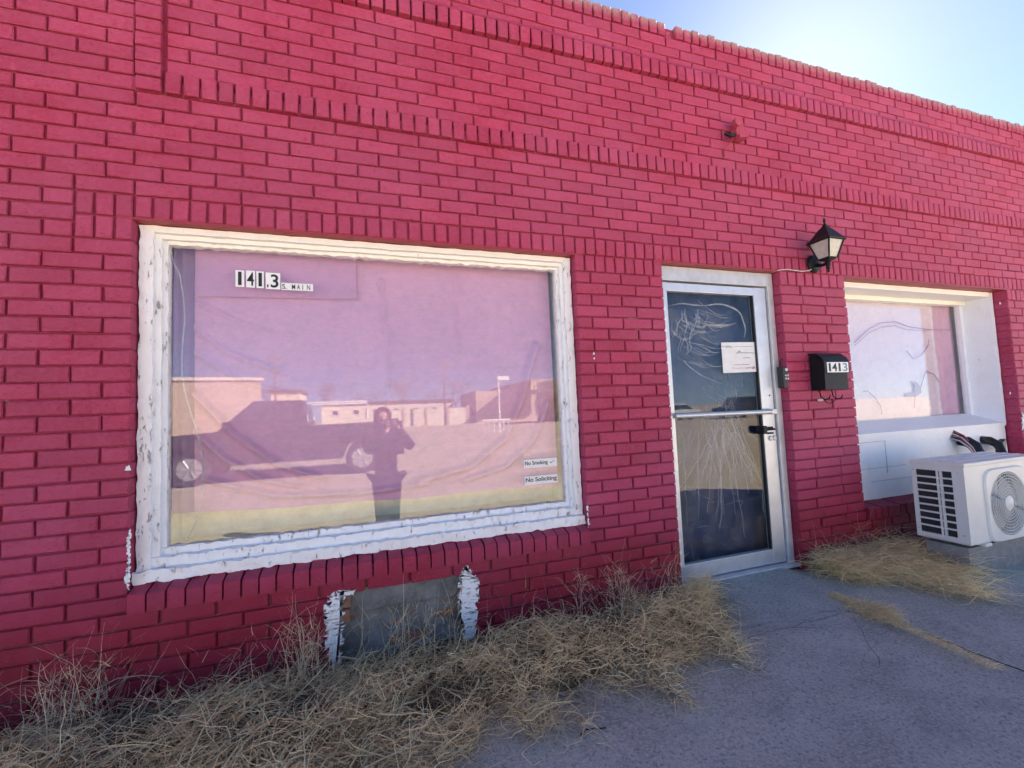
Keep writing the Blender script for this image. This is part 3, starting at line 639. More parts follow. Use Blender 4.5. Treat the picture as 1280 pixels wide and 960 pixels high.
# crumpled plastic film behind the glass
pf = thing('plastic_film', 'crumpled clear plastic film taped inside the door glass', 'plastic film', (3.16, .13, .15))
KX, KZ = 3.27, 1.16
def film_y(x, z):
    r = math.hypot((x-KX), (z-KZ)); an = math.atan2(z-KZ, x-KX)
    return .130+.010*math.sin(an*26+3*mnoise.noise(Vector((x*4, z*4, 0))))*min(1, r*2.2)+.005*mnoise.noise(Vector((x*11, z*9, 2)))+.004*mnoise.noise(Vector((x*34, z*26, 5)))
mb = MB(); mb.grid(lambda a, b: (2.805+a*.715, film_y(2.805+a*.715, .17+b*1.62), .17+b*1.62), 90, 190); mb.build('sheet', 'film', pf, smooth=True, fix=False)
rs = random.Random(11)
def crease(pts, wd):
    soft = rs.random() < .45
    if soft: wd *= 2.6
    # smooth polyline -> thin ribbon facing the street
    P = []
    for i in range(len(pts)-1):
        p0 = pts[max(i-1, 0)]; p1 = pts[i]; p2 = pts[i+1]; p3 = pts[min(i+2, len(pts)-1)]
        for k in range(6):
            t = k/6; P.append(tuple(.5*((2*p1[j])+(-p0[j]+p2[j])*t+(2*p0[j]-5*p1[j]+4*p2[j]-p3[j])*t*t+(-p0[j]+3*p1[j]-3*p2[j]+p3[j])*t**3) for j in (0, 1)))
    P.append(pts[-1]); n = len(P); A, B = [], []
    for i, (x, z) in enumerate(P):
        tx, tz = P[min(i+1, n-1)][0]-P[max(i-1, 0)][0], P[min(i+1, n-1)][1]-P[max(i-1, 0)][1]; L_ = math.hypot(tx, tz) or 1
        k = wd*math.sin(math.pi*(.06+.88*i/(n-1)))*(.6+.7*rs.random()); x = min(max(x, 2.81), 3.515); y = .110+.004*math.sin(i*.9)
        A.append((x-tz/L_*k, y, z+tx/L_*k)); B.append((x+tz/L_*k, y+.006, z-tx/L_*k))
    (CS if soft else CR).poly(A+B, [(i, i+1, n+i+1, n+i) for i in range(n-1)])
CR = MB(); CS = MB()
for i in range(44):                                   # fan below the push bar
    a = rs.gauss(-1.60, .40); r0 = rs.uniform(.0, .25); r1 = rs.uniform(.35, .92); x0 = KX-.08+rs.gauss(0, .09)
    bend = rs.gauss(0, .05); crease([(x0+math.cos(a+bend*r*3)*r*.75+rs.uniform(-.006, .006), 1.16+math.sin(a)*r) for r in np.linspace(r0, r1, 5)], rs.uniform(.0006, .0016))
for i in range(26):                                   # fan above it, to the paper
    a = rs.gauss(1.5, .45); r1 = rs.uniform(.12, .30)
    crease([(KX+rs.gauss(0, .04)+math.cos(a)*r*1.1, 1.10+math.sin(a)*r) for r in np.linspace(.02, r1, 4)], rs.uniform(.001, .0024))
for i in range(22):                                   # swags across the top
    z = rs.uniform(1.38, 1.78); xa = rs.uniform(2.82, 3.10); xb = xa+rs.uniform(.15, .42); sag = rs.uniform(.02, .10)
    crease([(xa, z+sag), (xa+(xb-xa)*.3, z+.02*rs.random()), (xa+(xb-xa)*.65, z-.02*rs.random()), (xb, z+sag*rs.uniform(.3, 1))], rs.uniform(.0012, .0032))
for i in range(14):
    x = rs.uniform(2.84, 3.2); z = rs.uniform(1.55, 1.80); crease([(x, z), (x+rs.uniform(-.02, .03), z-.05), (x+rs.uniform(-.05, .04), z-rs.uniform(.08, .15))], rs.uniform(.0012, .003))
crease([(2.82, 1.80), (2.95, 1.822), (3.12, 1.815), (3.25, 1.83), (3.40, 1.80), (3.47, 1.70), (3.46, 1.6)], .005); crease([(2.81, 1.50), (2.88, 1.64), (2.96, 1.76), (2.98, 1.82)], .004)
crease([(3.10, 1.685), (3.2, 1.68), (3.3, 1.683), (3.4, 1.70)], .004); crease([(2.90, 1.40), (2.93, 1.44), (3.0, 1.38), (3.12, 1.32), (3.24, 1.28)], .003)
for i in range(16):
    x = rs.uniform(2.9, 3.45); z = rs.uniform(.2, .6); crease([(x, z), (x+rs.uniform(-.08, .08), z+rs.uniform(-.03, .05)), (x+rs.uniform(-.14, .14), z+rs.uniform(-.02, .09))], rs.uniform(.0008, .002))
mb = MB(); mb.grid(lambda a, b: (2.74+a*.92, .23+.012*math.sin(a*19+2*b)+.01*mnoise.noise(Vector((a*5, b*9, 0))), .06+b*1.93), 40, 60)
tag(mb.build('tint_backing', 'tint_backing', smooth=True, fix=False), 'dark blue backing added behind the door glass to tint it', 'tint_backing')  # added backing, stands in for blue sky mirrored over a dark room
o = CR.build('crease', 'crease', pf, fix=False); o['kind'] = 'stuff'; o = CS.build('soft_crease', 'softcrease', pf, fix=False); o['kind'] = 'stuff'

# ------------------------------------------------------------------ right hand window with boarded bulkhead
XJ = 6.375
mb = MB(); lumpy(mb, 4.36, XJ, .105, .15, T-25.0*H, .842, .03, .0022, 14)
bk = mb.build('bulkhead_panel', 'white2', SHOP, smooth=True)
bk['label'] = 'white painted panel with peeling seams under the window'
for x0, x1, z0, z1 in ((4.46, 4.80, .80, .803), (4.46, 4.463, .62, .80), (4.78, 4.783, .55, .80), (4.42, 5.0, .60, .603), (4.58, 5.2, .50, .503)):
    mb = MB(); lumpy(mb, x0, x1, .1030, .108, z0, z1, .02, .0025, 30); mb.build('seam', 'seam', bk)
mb = MB()
mb.prism([(.096, .842), (.096, .868), (.34, .955), (.34, .90)], 4.36, XJ)
w2 = mb.build('window_sill', 'white2', SHOP)
mb = MB(); lumpy(mb, XJ-.022, XJ+.008, .095, .345, .86, T-.01, .03, .002, 14); lumpy(mb, XJ-.065, XJ-.020, .300, .345, .94, T-.04, .03, .002, 14)
w2f = mb.build('window_frame', 'white2', SHOP, smooth=True)
mb = MB(); lumpy(mb, 4.345, 4.385, .095, .345, .86, T-.01, .03, .002, 14); mb.build('side_board', 'white2', w2f, smooth=True)
mb = MB(); lumpy(mb, 4.37, XJ, .10, .345, T-.050, T-.009, .03, .0022, 16); lumpy(mb, 4.37, XJ-.02, .28, .345, T-.085, T-.048, .03, .003, 20); mb.build('head_rail', 'cream', w2f, smooth=True)
MB().box(4.38, XJ-.062, .326, .332, .93, T-.07).build('pane', 'glass', w2f)
mb = MB(); mb.grid(lambda a, b: (4.30+a*(1.72+.018*mnoise.noise(Vector((b*9, 3, 0)))+.012*mnoise.noise(Vector((b*31, 8, 0)))), .365+.006*mnoise.noise(Vector((a*8, b*6, 0))), .90+b*1.12), 60, 60)
tag(mb.build('window_sheet', 'sheet', smooth=True, fix=False), 'pale torn sheet covering the inside of the right hand window', 'sheet')
mb = MB(); mb.grid(lambda a, b: (5.85+a*.50, .385+.008*math.sin(a*20)+.003*mnoise.noise(Vector((a*6, b*5, 0))), .90+b*1.12), 30, 30)
tag(mb.build('curtain', 'curtain', smooth=True, fix=False), 'plain mauve curtain strip beside the pale torn sheet', 'curtain')
ws = thing('wrinkled_tape', 'loose strands of clear tape curling over the pale window sheet', 'tape', (5.3, .34, .95))
def onY(u, v, Y):
    d = AF+AR*((u-640)/553.47)+AU*((480-v)/553.47); t = (Y-CAM.y)/d.y; p = CAM+d*t; return p.x, p.z
for pl, r_ in (([(1068, 428), (1085, 412), (1100, 404), (1120, 402), (1135, 408), (1160, 412), (1190, 412)], .0035), ([(1068, 432), (1086, 416), (1102, 409), (1119, 407), (1134, 412), (1160, 414)], .0025),
               ([(1133, 438), (1142, 449), (1152, 444), (1160, 432), (1161, 424)], .003), ([(1079, 490), (1084, 488), (1094, 497), (1101, 508), (1102, 518)], .003), ([(1151, 484), (1155, 470), (1158, 464), (1168, 468), (1174, 478)], .004), ([(1143, 510), (1144, 494), (1143, 480)], .003)):
    pts = [onY(u, v, .345) for u, v in pl]; MB().tube([(x, .345, z) for x, z in pts], r_, 5).build('strand', 'curtain2', ws, smooth=True)
px = [onY(u, v, .347) for u, v in ((1139, 476), (1146, 478), (1151, 484), (1152, 491), (1144, 496), (1131, 496), (1132, 492), (1142, 490), (1144, 484))]
mb = MB(); mb.prism([(x, z) for x, z in px], .346, .349, 'y'); mb.build('scrap', 'curtain2', ws)
mb = MB().box(4.0, 6.6, .5, .55, .045, 2.9); mb.build('partition', 'inside', SHOP)
smear([(6.384, .80), (6.46, .86), (6.50, .84), (6.47, .93), (6.40, .95), (6.384, .90)], -.0025, .003, .016, 21, 'smear')
for z in (1.93, 1.12): smear([(6.374, z), (6.39, z+.004), (6.39, z+.02), (6.376, z+.022)], .05, .004, .003, 31+int(z*10), 'caulk', sub=3)

# ------------------------------------------------------------------ wall lantern
lx, ly, lw = 3.90, -.22, .15
cx_, cy_ = lx+lw/2, ly+lw/2
la = thing('wall_lantern', 'black lantern wall light with frosted panes above the narrow brick pier', 'wall lamp', (4.03, 0, 2.12))
smooth_by_angle(MB().lathe([(.0, -.034), (.022, -.034), (.034, -.026), (.052, -.024), (.058, -.016), (.064, -.012), (.066, -.002)], (4.03, 0, 2.125), 'y', 28).build('back_plate', 'black', la))
smooth_by_angle(MB().tube([(4.03, -.02, 2.115), (4.02, -.05, 2.098), (4.005, -.085, 2.088), (3.985, -.12, 2.084), (cx_, cy_, 2.088)], [.016, .013, .011, .011, .013], 10).build('arm', 'black', la), 50)
smooth_by_angle(MB().lathe([(.004, 2.018), (.009, 2.026), (.005, 2.034), (.012, 2.044), (.010, 2.056), (.016, 2.066), (.013, 2.082), (.020, 2.094), (.034, 2.104)], (cx_, cy_, 0), 'z', 16).build('stem', 'black', la))
def frustum(w0, z0, w1, z1):
    mb = MB(); return mb.poly([(cx_+sx*w, cy_+sy*w, z) for w, z in ((w0, z0), (w1, z1)) for sx, sy in ((-1,-1),(1,-1),(1,1),(-1,1))], [(3,2,1,0),(4,5,6,7)]+[(i, (i+1) % 4, 4+(i+1) % 4, 4+i) for i in range(4)])
frustum(.026, 2.098, .042, 2.114).build('base', 'black', la)
rf = MB(); ws_ = [(.082, 2.226), (.084, 2.234), (.068, 2.252), (.050, 2.282), (.032, 2.312), (.015, 2.336), (.010, 2.345)]
for (a, z0), (b, z1) in zip(ws_[:-1], ws_[1:]): rf.poly([(cx_+sx*w_, cy_+sy*w_, z) for w_, z in ((a, z0), (b, z1)) for sx, sy in ((-1,-1),(1,-1),(1,1),(-1,1))], [(i, (i+1) % 4, 4+(i+1) % 4, 4+i) for i in range(4)])
rf.poly([(cx_+sx*.082, cy_+sy*.082, 2.226) for sx, sy in ((-1,-1),(1,-1),(1,1),(-1,1))], [(3,2,1,0)]); rf.build('roof', 'black', la)
smooth_by_angle(MB().lathe([(.009, 2.342), (.014, 2.350), (.007, 2.358), (.005, 2.366), (.009, 2.374), (.007, 2.388), (.001, 2.402)], (cx_, cy_, 0), 'z', 12).build('finial', 'black', la))
for sx, sy in ((-1,-1),(1,-1),(1,1),(-1,1)):
    MB().tube([(cx_+sx*.040, cy_+sy*.040, 2.112), (cx_+sx*.070, cy_+sy*.070, 2.228)], .0055, 6).build('post', 'black', la)
for ax, s_ in (('x', -1), ('y', -1), ('x', 1), ('y', 1)):
    q = [(a, w_, z) for w_, z in ((.037, 2.116), (.066, 2.226)) for a in (-1, 1)]; th = .003
    vs0 = [(cx_+s_*w_, cy_+a*w_, z) if ax == 'x' else (cx_+a*w_, cy_+s_*w_, z) for a, w_, z in q]
    vs1 = [(x-s_*th, y, z) if ax == 'x' else (x, y-s_*th, z) for x, y, z in vs0]
    MB().poly(vs0+vs1, [(0,1,3,2),(4,6,7,5),(0,4,5,1),(2,3,7,6),(0,2,6,4),(1,5,7,3)]).build('pane', 'frost', la)
tag(MB().tube([(3.66, .03, 2.052), (3.70, -.006, 2.060), (3.76, -.012, 2.066), (3.83, -.011, 2.064), (3.90, -.012, 2.060), (3.97, -.012, 2.072), (4.0, -.012, 2.085)], .0042, 6).build('lamp_cable', 'cord', smooth=True), 'pale cable running from the door head to the wall lantern', 'cable')

# ------------------------------------------------------------------ mailbox
mx = thing('mailbox', 'black metal wall mailbox with white 1413 number on the brick pier', 'mailbox', (4.03, -.06, 1.2))
MB().prism([(-.006, 1.212), (-.006, 1.452), (-.055, 1.448), (-.095, 1.415), (-.105, 1.395), (-.105, 1.212)], 3.905, 4.125).build('body', 'black', mx)
MB().prism([(-.008, 1.456), (-.008, 1.470), (-.062, 1.466), (-.104, 1.432), (-.116, 1.402), (-.116, 1.325), (-.109, 1.325), (-.109, 1.40), (-.098, 1.424), (-.058, 1.455)], 3.895, 4.135).build('lid', 'black', mx)
MB().box(3.918, 4.122, -.1185, -.1165, 1.328, 1.398).build('number_plate', 'tile', mx)
for i, (ch, a, b) in enumerate((('1', 3.932, 3.950), ('4', 3.962, 4.010), ('1', 4.026, 4.044), ('3', 4.066, 4.110))): text_fit('lettering', ch, a, b, 1.335, 1.391, -.1195, 'ink' if i < 3 else 'blueink', mx, .0010)
for x in (3.955, 4.075): MB().tube([(x, -.02, 1.215), (x, -.03, 1.165), (x, -.055, 1.145), (x, -.085, 1.15), (x, -.095, 1.175)], .004, 6).build('paper_hook', 'black', mx, smooth=True)
MB().tube([(3.955, -.05, 1.146), (3.99, -.045, 1.12), (4.03, -.045, 1.118), (4.075, -.05, 1.146)], .003, 6).build('hook_wire', 'black', mx, smooth=True)
MB().box(3.928, 3.975, -.030, -.022, 1.135, 1.150, .002).build('hook_tab', 'cord', mx)

# ------------------------------------------------------------------ old lamp bracket high on the wall
sb = thing('lamp_bracket', 'small old lamp bracket painted red high above the door', 'bracket', (3.35, 0, 2.95))
MB().box(3.355, 3.425, -.050, 0, 2.935, 3.055, .006).build('box', 'redbox', sb)
smooth_by_angle(MB().lathe([(.012, -.085), (.026, -.08), (.028, -.05), (.02, -.045)], (3.345, 0, 3.03), 'y', 16).build('socket', 'redbox', sb))
MB().tube([(3.34, -.05, 2.955), (3.30, -.05, 2.94), (3.27, -.035, 2.965)], .012, 8).build('arm', 'black', sb)
MB().tube([(3.335, -.045, 2.945), (3.29, -.04, 2.885), (3.27, -.02, 2.86), (3.268, -.006, 2.80)], .005, 6).build('wire', 'lintel', sb)
MB().prism([(3.36, 2.925), (3.44, 2.945), (3.425, 2.962), (3.36, 2.955)], -.07, -.02, 'y').build('flap', 'redbox', sb)

# ------------------------------------------------------------------ air conditioner on concrete blocks
AX0, AX1, AY0, AY1, AZ0, AZ1 = 4.45, 5.25, -.525, -.245, .212, .708
ac = thing('air_conditioner', 'white outdoor air conditioner unit with round fan grille by the wall', 'air conditioner', ((AX0+AX1)/2, (AY0+AY1)/2, AZ0))
FX, FZ, FR = 4.865, .428, .198
def ring_panel():
    """front plate with a round hole"""
    n = 64; mb = MB(); o_, i_ = [], []
    for k in range(n):
        a = 2*math.pi*k/n; c, s = math.cos(a), math.sin(a)
        m_ = 1/max(abs(c), abs(s)); ox = FX+(c*m_)*((AX1-FX) if c > 0 else (FX-AX0)); oz = FZ+(s*m_)*((AZ1-.02-FZ) if s > 0 else (FZ-AZ0))
        o_.append((ox, AY0, oz)); i_.append((FX+FR*c, AY0, FZ+FR*s))
    bk_ = [(x, AY0+.035, z) for x, y, z in i_]
    mb.poly(o_+i_+bk_, [(k, (k+1) % n, n+(k+1) % n, n+k) for k in range(n)]+[(n+k, n+(k+1) % n, 2*n+(k+1) % n, 2*n+k) for k in range(n)]); return mb
ca = ring_panel(); ca.box(AX0, AX0+.012, AY0+.001, AY0+.062, AZ0, AZ1-.02).box(AX0, AX0+.012, AY1-.022, AY1, AZ0, AZ1-.02).box(AX0, AX0+.012, AY0+.062, AY1-.022, AZ0, AZ0+.03).box(AX0, AX0+.012, AY0+.062, AY1-.022, AZ1-.055, AZ1-.02)
ca.box(AX1-.012, AX1, AY0+.001, AY1, AZ0, AZ1-.02).box(AX0, AX1, AY0+.002, AY1, AZ0-.004, AZ0+.002)
ca.build('casing', 'ac', ac)
MB().box(AX0-.006, AX1+.006, AY0-.008, AY1+.006, AZ1-.022, AZ1+.004, .008).build('top_panel', 'ac', ac)
for k in range(3): MB().box(AX0+.05, AX1-.03, AY0+.06+k*.07, AY0+.085+k*.07, AZ1+.002, AZ1+.009, .003).build('top_rib', 'ac', ac)
MB().box(AX0+.02, AX0+.03, AY0+.05, AY1-.015, AZ0+.02, AZ1-.04).build('coil', 'coil', ac)
MB().box(AX0+.14, AX1-.02, AY0+.09, AY1, AZ0+.01, AZ1-.03).build('inner_case', 'acgrey', ac)
gz0, gz1 = AZ0+.03, AZ1-.055; ym = AY0+.062+.060
for k in range(1, 9):
    z = gz0+(gz1-gz0)*k/9; MB().box(AX0+.001, AX0+.013, AY0+.060, AY1-.020, z-.0055, z+.0055, .0015).build('grille_bar', 'ac', ac)
for y in (ym, ym+.018): MB().box(AX0-.0005, AX0+.014, y-.006, y+.005, gz0-.002, gz1+.002, .0015).build('grille_post', 'ac', ac)
# raised square round the fan, rings, spokes and hub
n = 96; mb = MB(); A_, B_, C_ = [], [], []
for k in range(n):
    a = 2*math.pi*k/n; c, s = math.cos(a), math.sin(a); m_ = 1/(abs(c)**7+abs(s)**7)**(1/7)
    A_.append((FX+c*m_*.232, AY0-.001, FZ+s*m_*.232)); B_.append((FX+c*m_*.224, AY0-.012, FZ+s*m_*.224)); C_.append((FX+c*(FR+.004), AY0-.012, FZ+s*(FR+.004)))
D_ = [(FX+math.cos(2*math.pi*k/n)*FR, AY0+.004, FZ+math.sin(2*math.pi*k/n)*FR) for k in range(n)]
mb.poly(A_+B_+C_+D_, [(j*n+k, j*n+(k+1) % n, (j+1)*n+(k+1) % n, (j+1)*n+k) for j in range(3) for k in range(n)]); smooth_by_angle(mb.build('fan_surround', 'ac', ac), 35)
for j in range(9):
    r_ = .045+j*.0185; MB().tube([(FX+r_*math.cos(2*math.pi*k/40), AY0-.010, FZ+r_*math.sin(2*math.pi*k/40)) for k in range(41)], .0030, 5, False).build('grille_ring', 'ac', ac, smooth=True)
mb = MB()
for k in range(56):
    a = 2*math.pi*k/56; mb.tube([(FX+.04*math.cos(a), AY0-.004, FZ+.04*math.sin(a)), (FX+FR*math.cos(a+.25), AY0-.003, FZ+FR*math.sin(a+.25))], .0016, 4, False)
o = mb.build('grille_spokes', 'ac', ac); o['kind'] = 'stuff'
smooth_by_angle(MB().lathe([(.0, -.020), (.030, -.018), (.044, -.012), (.046, 0)], (FX, AY0, FZ), 'y', 28).build('hub_cap', 'ac', ac))
for k in range(3):
    a0 = k*2.094+.3
    def bl(u, v, a0=a0): r_ = .04+u*.145; a = a0+(v-.5)*(1.1+.5*u); return (FX+r_*math.cos(a), AY0+.045+.03*(v-.5), FZ+r_*math.sin(a))
    MB().grid(bl, 6, 6).build('fan_blade', 'ac', ac, smooth=True, fix=False)
for x in (AX0+.12, AX1-.16): MB().box(x, x+.06, AY0-.015, AY1+.02, AZ0-.022, AZ0-.003, .003).build('foot', 'ac', ac)
MB().tube([(5.70, .11, .745), (5.70, .05, .742), (5.705, .01, .71), (5.70, -.02, .64), (5.60, -.10, .50), (5.40, -.22, .42), (5.20, -.30, .40)], [.036, .044, .044, .040, .026, .024, .024], 12).build('pipe', 'blackplastic', ac, smooth=True)
MB().tube([(6.02, .11, .735), (6.02, .055, .73), (6.03, .01, .70), (6.01, -.03, .62), (5.8, -.12, .48), (5.45, -.24, .36), (5.21, -.32, .33)], [.034, .036, .034, .026, .02, .018, .018], 12).build('pipe', 'blackplastic', ac, smooth=True)
MB().prism([(6.06, .70), (6.13, .74), (6.12, .64), (6.05, .62)], .0, .04, 'y').build('pipe_flap', 'blackplastic', ac)
for k in range(6): MB().tube([(5.585+k*.012, .108, .775+.012*k), (5.60+k*.012, .05, .755+.008*k), (5.62+k*.012, .0, .70), (5.65+k*.008, -.03, .60)], .006, 5).build('wire', ('cord', 'black', 'redbox')[k % 3], ac, smooth=True)
MB().box(6.17, 6.20, .03, .07, .62, .71, .003).build('valve_cap', 'alu2', ac)
for y_, z_ in ((AY0+.03, AZ0+.05), (AY0+.03, AZ1-.06), (AY1-.011, AZ0+.05), (AY1-.011, AZ1-.06)): MB().lathe([(0, -.003), (.005, -.003), (.006, 0)], (AX0, y_, z_), 'x', 8).build('screw', 'alu2', ac)
def block(x0, x1, y0, y1, z0, z1, label):
    mb = MB(); lumpy(mb, x0, x1, y0, y1, z0, z1, .02, .003, 25); return tag(mb.build('concrete_block', 'block', smooth=False), label, 'concrete block')
block(4.47, 4.745, -.50, -.28, -.01, .183, 'grey concrete block under the grille end of the air conditioner')
block(4.752, 5.19, -.49, -.28, -.01, .183, 'longer grey concrete block under the fan of the air conditioner')

# ------------------------------------------------------------------ dry weeds
def weeds(name, label, roots, length, lean, lift, width, colA, colB, seed, flow=None, segs=5, curl=.5, jit=.22):
    rg = np.random.default_rng(seed); n = len(roots)
    L_ = length(n, rg) if callable(length) else np.full(n, length)
    az = rg.uniform(0, 2*np.pi, n)
    if flow is not None: az = np.arctan2(flow[1]+.9*np.sin(az), flow[0]+.9*np.cos(az))
    le = rg.uniform(*lean, n); li = rg.uniform(*lift, n); cu = rg.normal(0, curl, n)
    V = np.zeros((n, segs+1, 2, 3)); p = roots.copy(); el = np.arctan2(li, le)
    wd = width*rg.uniform(.6, 1.4, n); tw = rg.uniform(0, np.pi, n)
    droop = rg.uniform(.1, .9, n)
    for s_ in range(segs+1):
        t = s_/segs
        d = np.stack([np.cos(az)*np.cos(el), np.sin(az)*np.cos(el), np.sin(el)], 1)
        side = np.stack([-np.sin(az)*np.cos(tw)+.0*az, np.cos(az)*np.cos(tw), np.sin(tw)], 1)
        k = (wd*(1-.85*t**1.5))[:, None]
        V[:, s_, 0] = p-side*k; V[:, s_, 1] = p+side*k
        if s_ < segs:
            p = p+d*(L_/segs)[:, None]; az = az+cu/segs+rg.normal(0, jit, n); el = el-droop*1.5/segs+rg.normal(0, jit*.6, n)
            low = p[:, 2] < .012; p[low, 2] = .012+rg.uniform(0, .012, low.sum()); el[low] = rg.uniform(.0, .35, low.sum())
            inw = p[:, 1] > -.012; p[inw, 1] = -.012-rg.uniform(0, .02, inw.sum())
    verts = V.reshape(-1, 3); base = (np.arange(n)*(segs+1)*2)[:, None]; i = np.arange(segs)[None, :]*2+base
    F = np.stack([i, i+1, i+3, i+2], -1).reshape(-1, 4)
    me = bpy.data.meshes.new(name); me.vertices.add(len(verts)); me.vertices.foreach_set('co', verts.ravel())
    me.loops.add(F.size); me.loops.foreach_set('vertex_index', F.ravel().astype(np.int32)); me.polygons.add(len(F))
    me.polygons.foreach_set('loop_start', (np.arange(len(F))*4).astype(np.int32)); me.polygons.foreach_set('loop_total', np.full(len(F), 4, np.int32)); me.update(calc_edges=True)
    t = rg.beta(1.6, 1.6, n)[:, None]; c = np.array(colA)*(1-t)+np.array(colB)*t; c = c*rg.uniform(.65, 1.25, n)[:, None]
    c4 = np.concatenate([np.repeat(c, (segs+1)*2, 0), np.ones((n*(segs+1)*2, 1))], 1)
    at = me.color_attributes.new('Col', 'FLOAT_COLOR', 'POINT'); at.data.foreach_set('color', c4.astype(np.float32).ravel())
    me.materials.append(M['grass']); o = link(name, me); tag(o, label, 'dry grass', kind='stuff'); return o
STRAW, PALE, OLIVE = (.90, .70, .38), (1.0, .88, .58), (.26, .21, .13)
rg = np.random.default_rng(3)
def edge(x): return np.where(x < .6, 1.05, np.where(x < 1.5, 1.05-.30*(x-.6)/.9, np.where(x < 2.45, .75-.03*(x-1.5), np.maximum(.14, .72-1.5*(x-2.45)))))
def roots_left(n, top=.12, pw=1.0, x0=-1.2, x1=2.86):
    x = rg.uniform(x0, x1, n); e_ = edge(x)*(.86+.14*np.sin(x*13)+.10*np.sin(x*31)); y = -.015-e_*rg.uniform(0, 1, n)**pw
    tt_ = np.clip(-y/np.maximum(e_, .05), 0, 1); hump = np.sin(np.pi*np.clip(tt_*.92+.08, 0, 1))
    z = rg.uniform(0, 1, n)*top*(.12+hump*.8)*np.where((x > .72) & (x < 1.48) & (y > -.3), .4, 1)+.008
    return np.stack([x, y, z], 1)
clump = lambda r: r[(np.sin(r[:, 0]*9+2*np.sin(r[:, 1]*7))+np.sin(r[:, 1]*11+r[:, 0]*3) > -1.1)]
weeds('dry_grass', 'mat of pale dry grass matted along the foot of the wall below the large window', clump(roots_left(13500, .13, .8)), lambda n, g_: g_.gamma(4, .024, n)+.04, (.6, 1.2), (.0, .8), .0017, STRAW, PALE, 1, (.15, -.35), curl=2.4, jit=.42)
weeds('dry_grass', 'greyer tangled undergrowth beneath the pale grass mat below the large window', roots_left(8500, .04, .95), lambda n, g_: g_.gamma(4, .02, n)+.04, (.6, 1.2), (.0, .5), .0016, OLIVE, (.42, .34, .21), 2, (.1, -.3), curl=1.2)
r_ = roots_left(1900, .03, 1.0, -1.2, 1.05); weeds('dry_grass', 'long arching grey green grass blades left of the cement patch', r_, lambda n, g_: g_.gamma(6, .03, n)+.05, (.5, 1.0), (.3, .9), .0020, (.62, .57, .38), (.88, .80, .56), 4, (.5, -.6), segs=7, curl=.7)
# upright seed stalks against the bricks
xs_ = np.concatenate([rg.uniform(-.6, 2.74, 60), np.repeat(np.concatenate([rg.uniform(-.3, 2.7, 13), [-.17, .66, .70, 1.1, 2.45, 2.6]]), 11)+rg.normal(0, .022, 209)]); ys_ = -rg.uniform(.02, .22, len(xs_))
weeds('grass_stalks', 'tall dry seed stalks standing up against the red bricks', np.stack([xs_, ys_, np.full(len(xs_), .03)], 1), lambda n, g_: g_.uniform(.16, .42, n), (.0, .35), (.9, 1.1), .0014, (.74, .60, .38), (.95, .82, .56), 5, (.2, .1), segs=8, curl=.6)
xs2 = np.repeat(xs_[:250], 3)+rg.normal(0, .012, 750); weeds('grass_stalks', 'fine seed spikes branching from the tall stalks by the red bricks', np.stack([xs2, np.repeat(ys_[:250], 3), rg.uniform(.08, .26, 750)], 1), lambda n, g_: g_.uniform(.04, .10, n), (.3, .9), (.6, 1.1), .0012, (.74, .60, .38), (.95, .82, .56), 15, (.1, .0), segs=4, curl=1.0)
def roots_right(n, top):
    x = rg.uniform(3.76, 4.62, n); e_ = np.where(x < 4.36, .10+.62*np.clip((x-3.70)/.40, 0, 1), .72-1.5*(x-4.36))*(.85+.15*np.sin(x*17)); y = -.01-e_*rg.uniform(0, 1, n)
    return np.stack([x, y, .008+top*rg.uniform(0, 1, n)*(.4+.6*np.clip(1+y/.7, 0, 1))], 1)
weeds('dry_grass', 'straw coloured grass heap flattened between the pier and the air conditioner', roots_right(6000, .11), lambda n, g_: g_.gamma(5, .026, n)+.05, (.7, 1.2), (.0, .6), .0018, STRAW, PALE, 6, (-.35, -.25), curl=1.6, jit=.32)
xs_ = rg.normal(4.05, .16, 90); weeds('grass_stalks', 'few dry stalks leaning over the heap by the narrow pier', np.stack([xs_, -rg.uniform(.03, .2, 90), np.full(90, .05)], 1), lambda n, g_: g_.uniform(.18, .40, n), (.3, .8), (.6, 1.0), .0015, (.50, .37, .22), (.66, .54, .36), 7, (.5, -.1), segs=8)
t_ = rg.uniform(0, 1, 1500)**1.6; tt = np.concatenate([t_, rg.normal(.30, .08, 1900)]); tt = np.clip(tt, 0, 1)
xr = JX+.01-.10*tt+rg.normal(0, .010, len(tt))+np.where(np.arange(len(tt)) > 1500, rg.normal(.03, .05, len(tt)), 0); yr = -.34-.75*tt
weeds('dry_grass', 'thin line of dry grass growing in the pavement joint', np.stack([xr, yr, np.full(len(tt), .006)], 1), lambda n, g_: g_.gamma(4, .008, n)+.012, (.8, 1.2), (.0, .25), .0009, STRAW, PALE, 8, (.1, -.7), curl=1.0)
rx_ = roots_left(1400, .0); rx_[:, 1] -= rg.uniform(.0, .18, len(rx_)); rx_[:, 2] = .01
weeds('dry_grass', 'loose straw bits scattered on the pavement edge', rx_[rx_[:, 0] > .8], lambda n, g_: g_.uniform(.05, .16, n), (.9, 1.2), (.0, .12), .0010, STRAW, PALE, 9, (.3, -.6), curl=.8)
tag(MB().tube([(1.63, -.775, -.002), (1.66, -.765, .003), (1.70, -.775, .002), (1.73, -.78, 0)], .0022, 6).build('twig', 'black', smooth=True), 'short dark twig lying on the pavement beside the grass', 'twig')

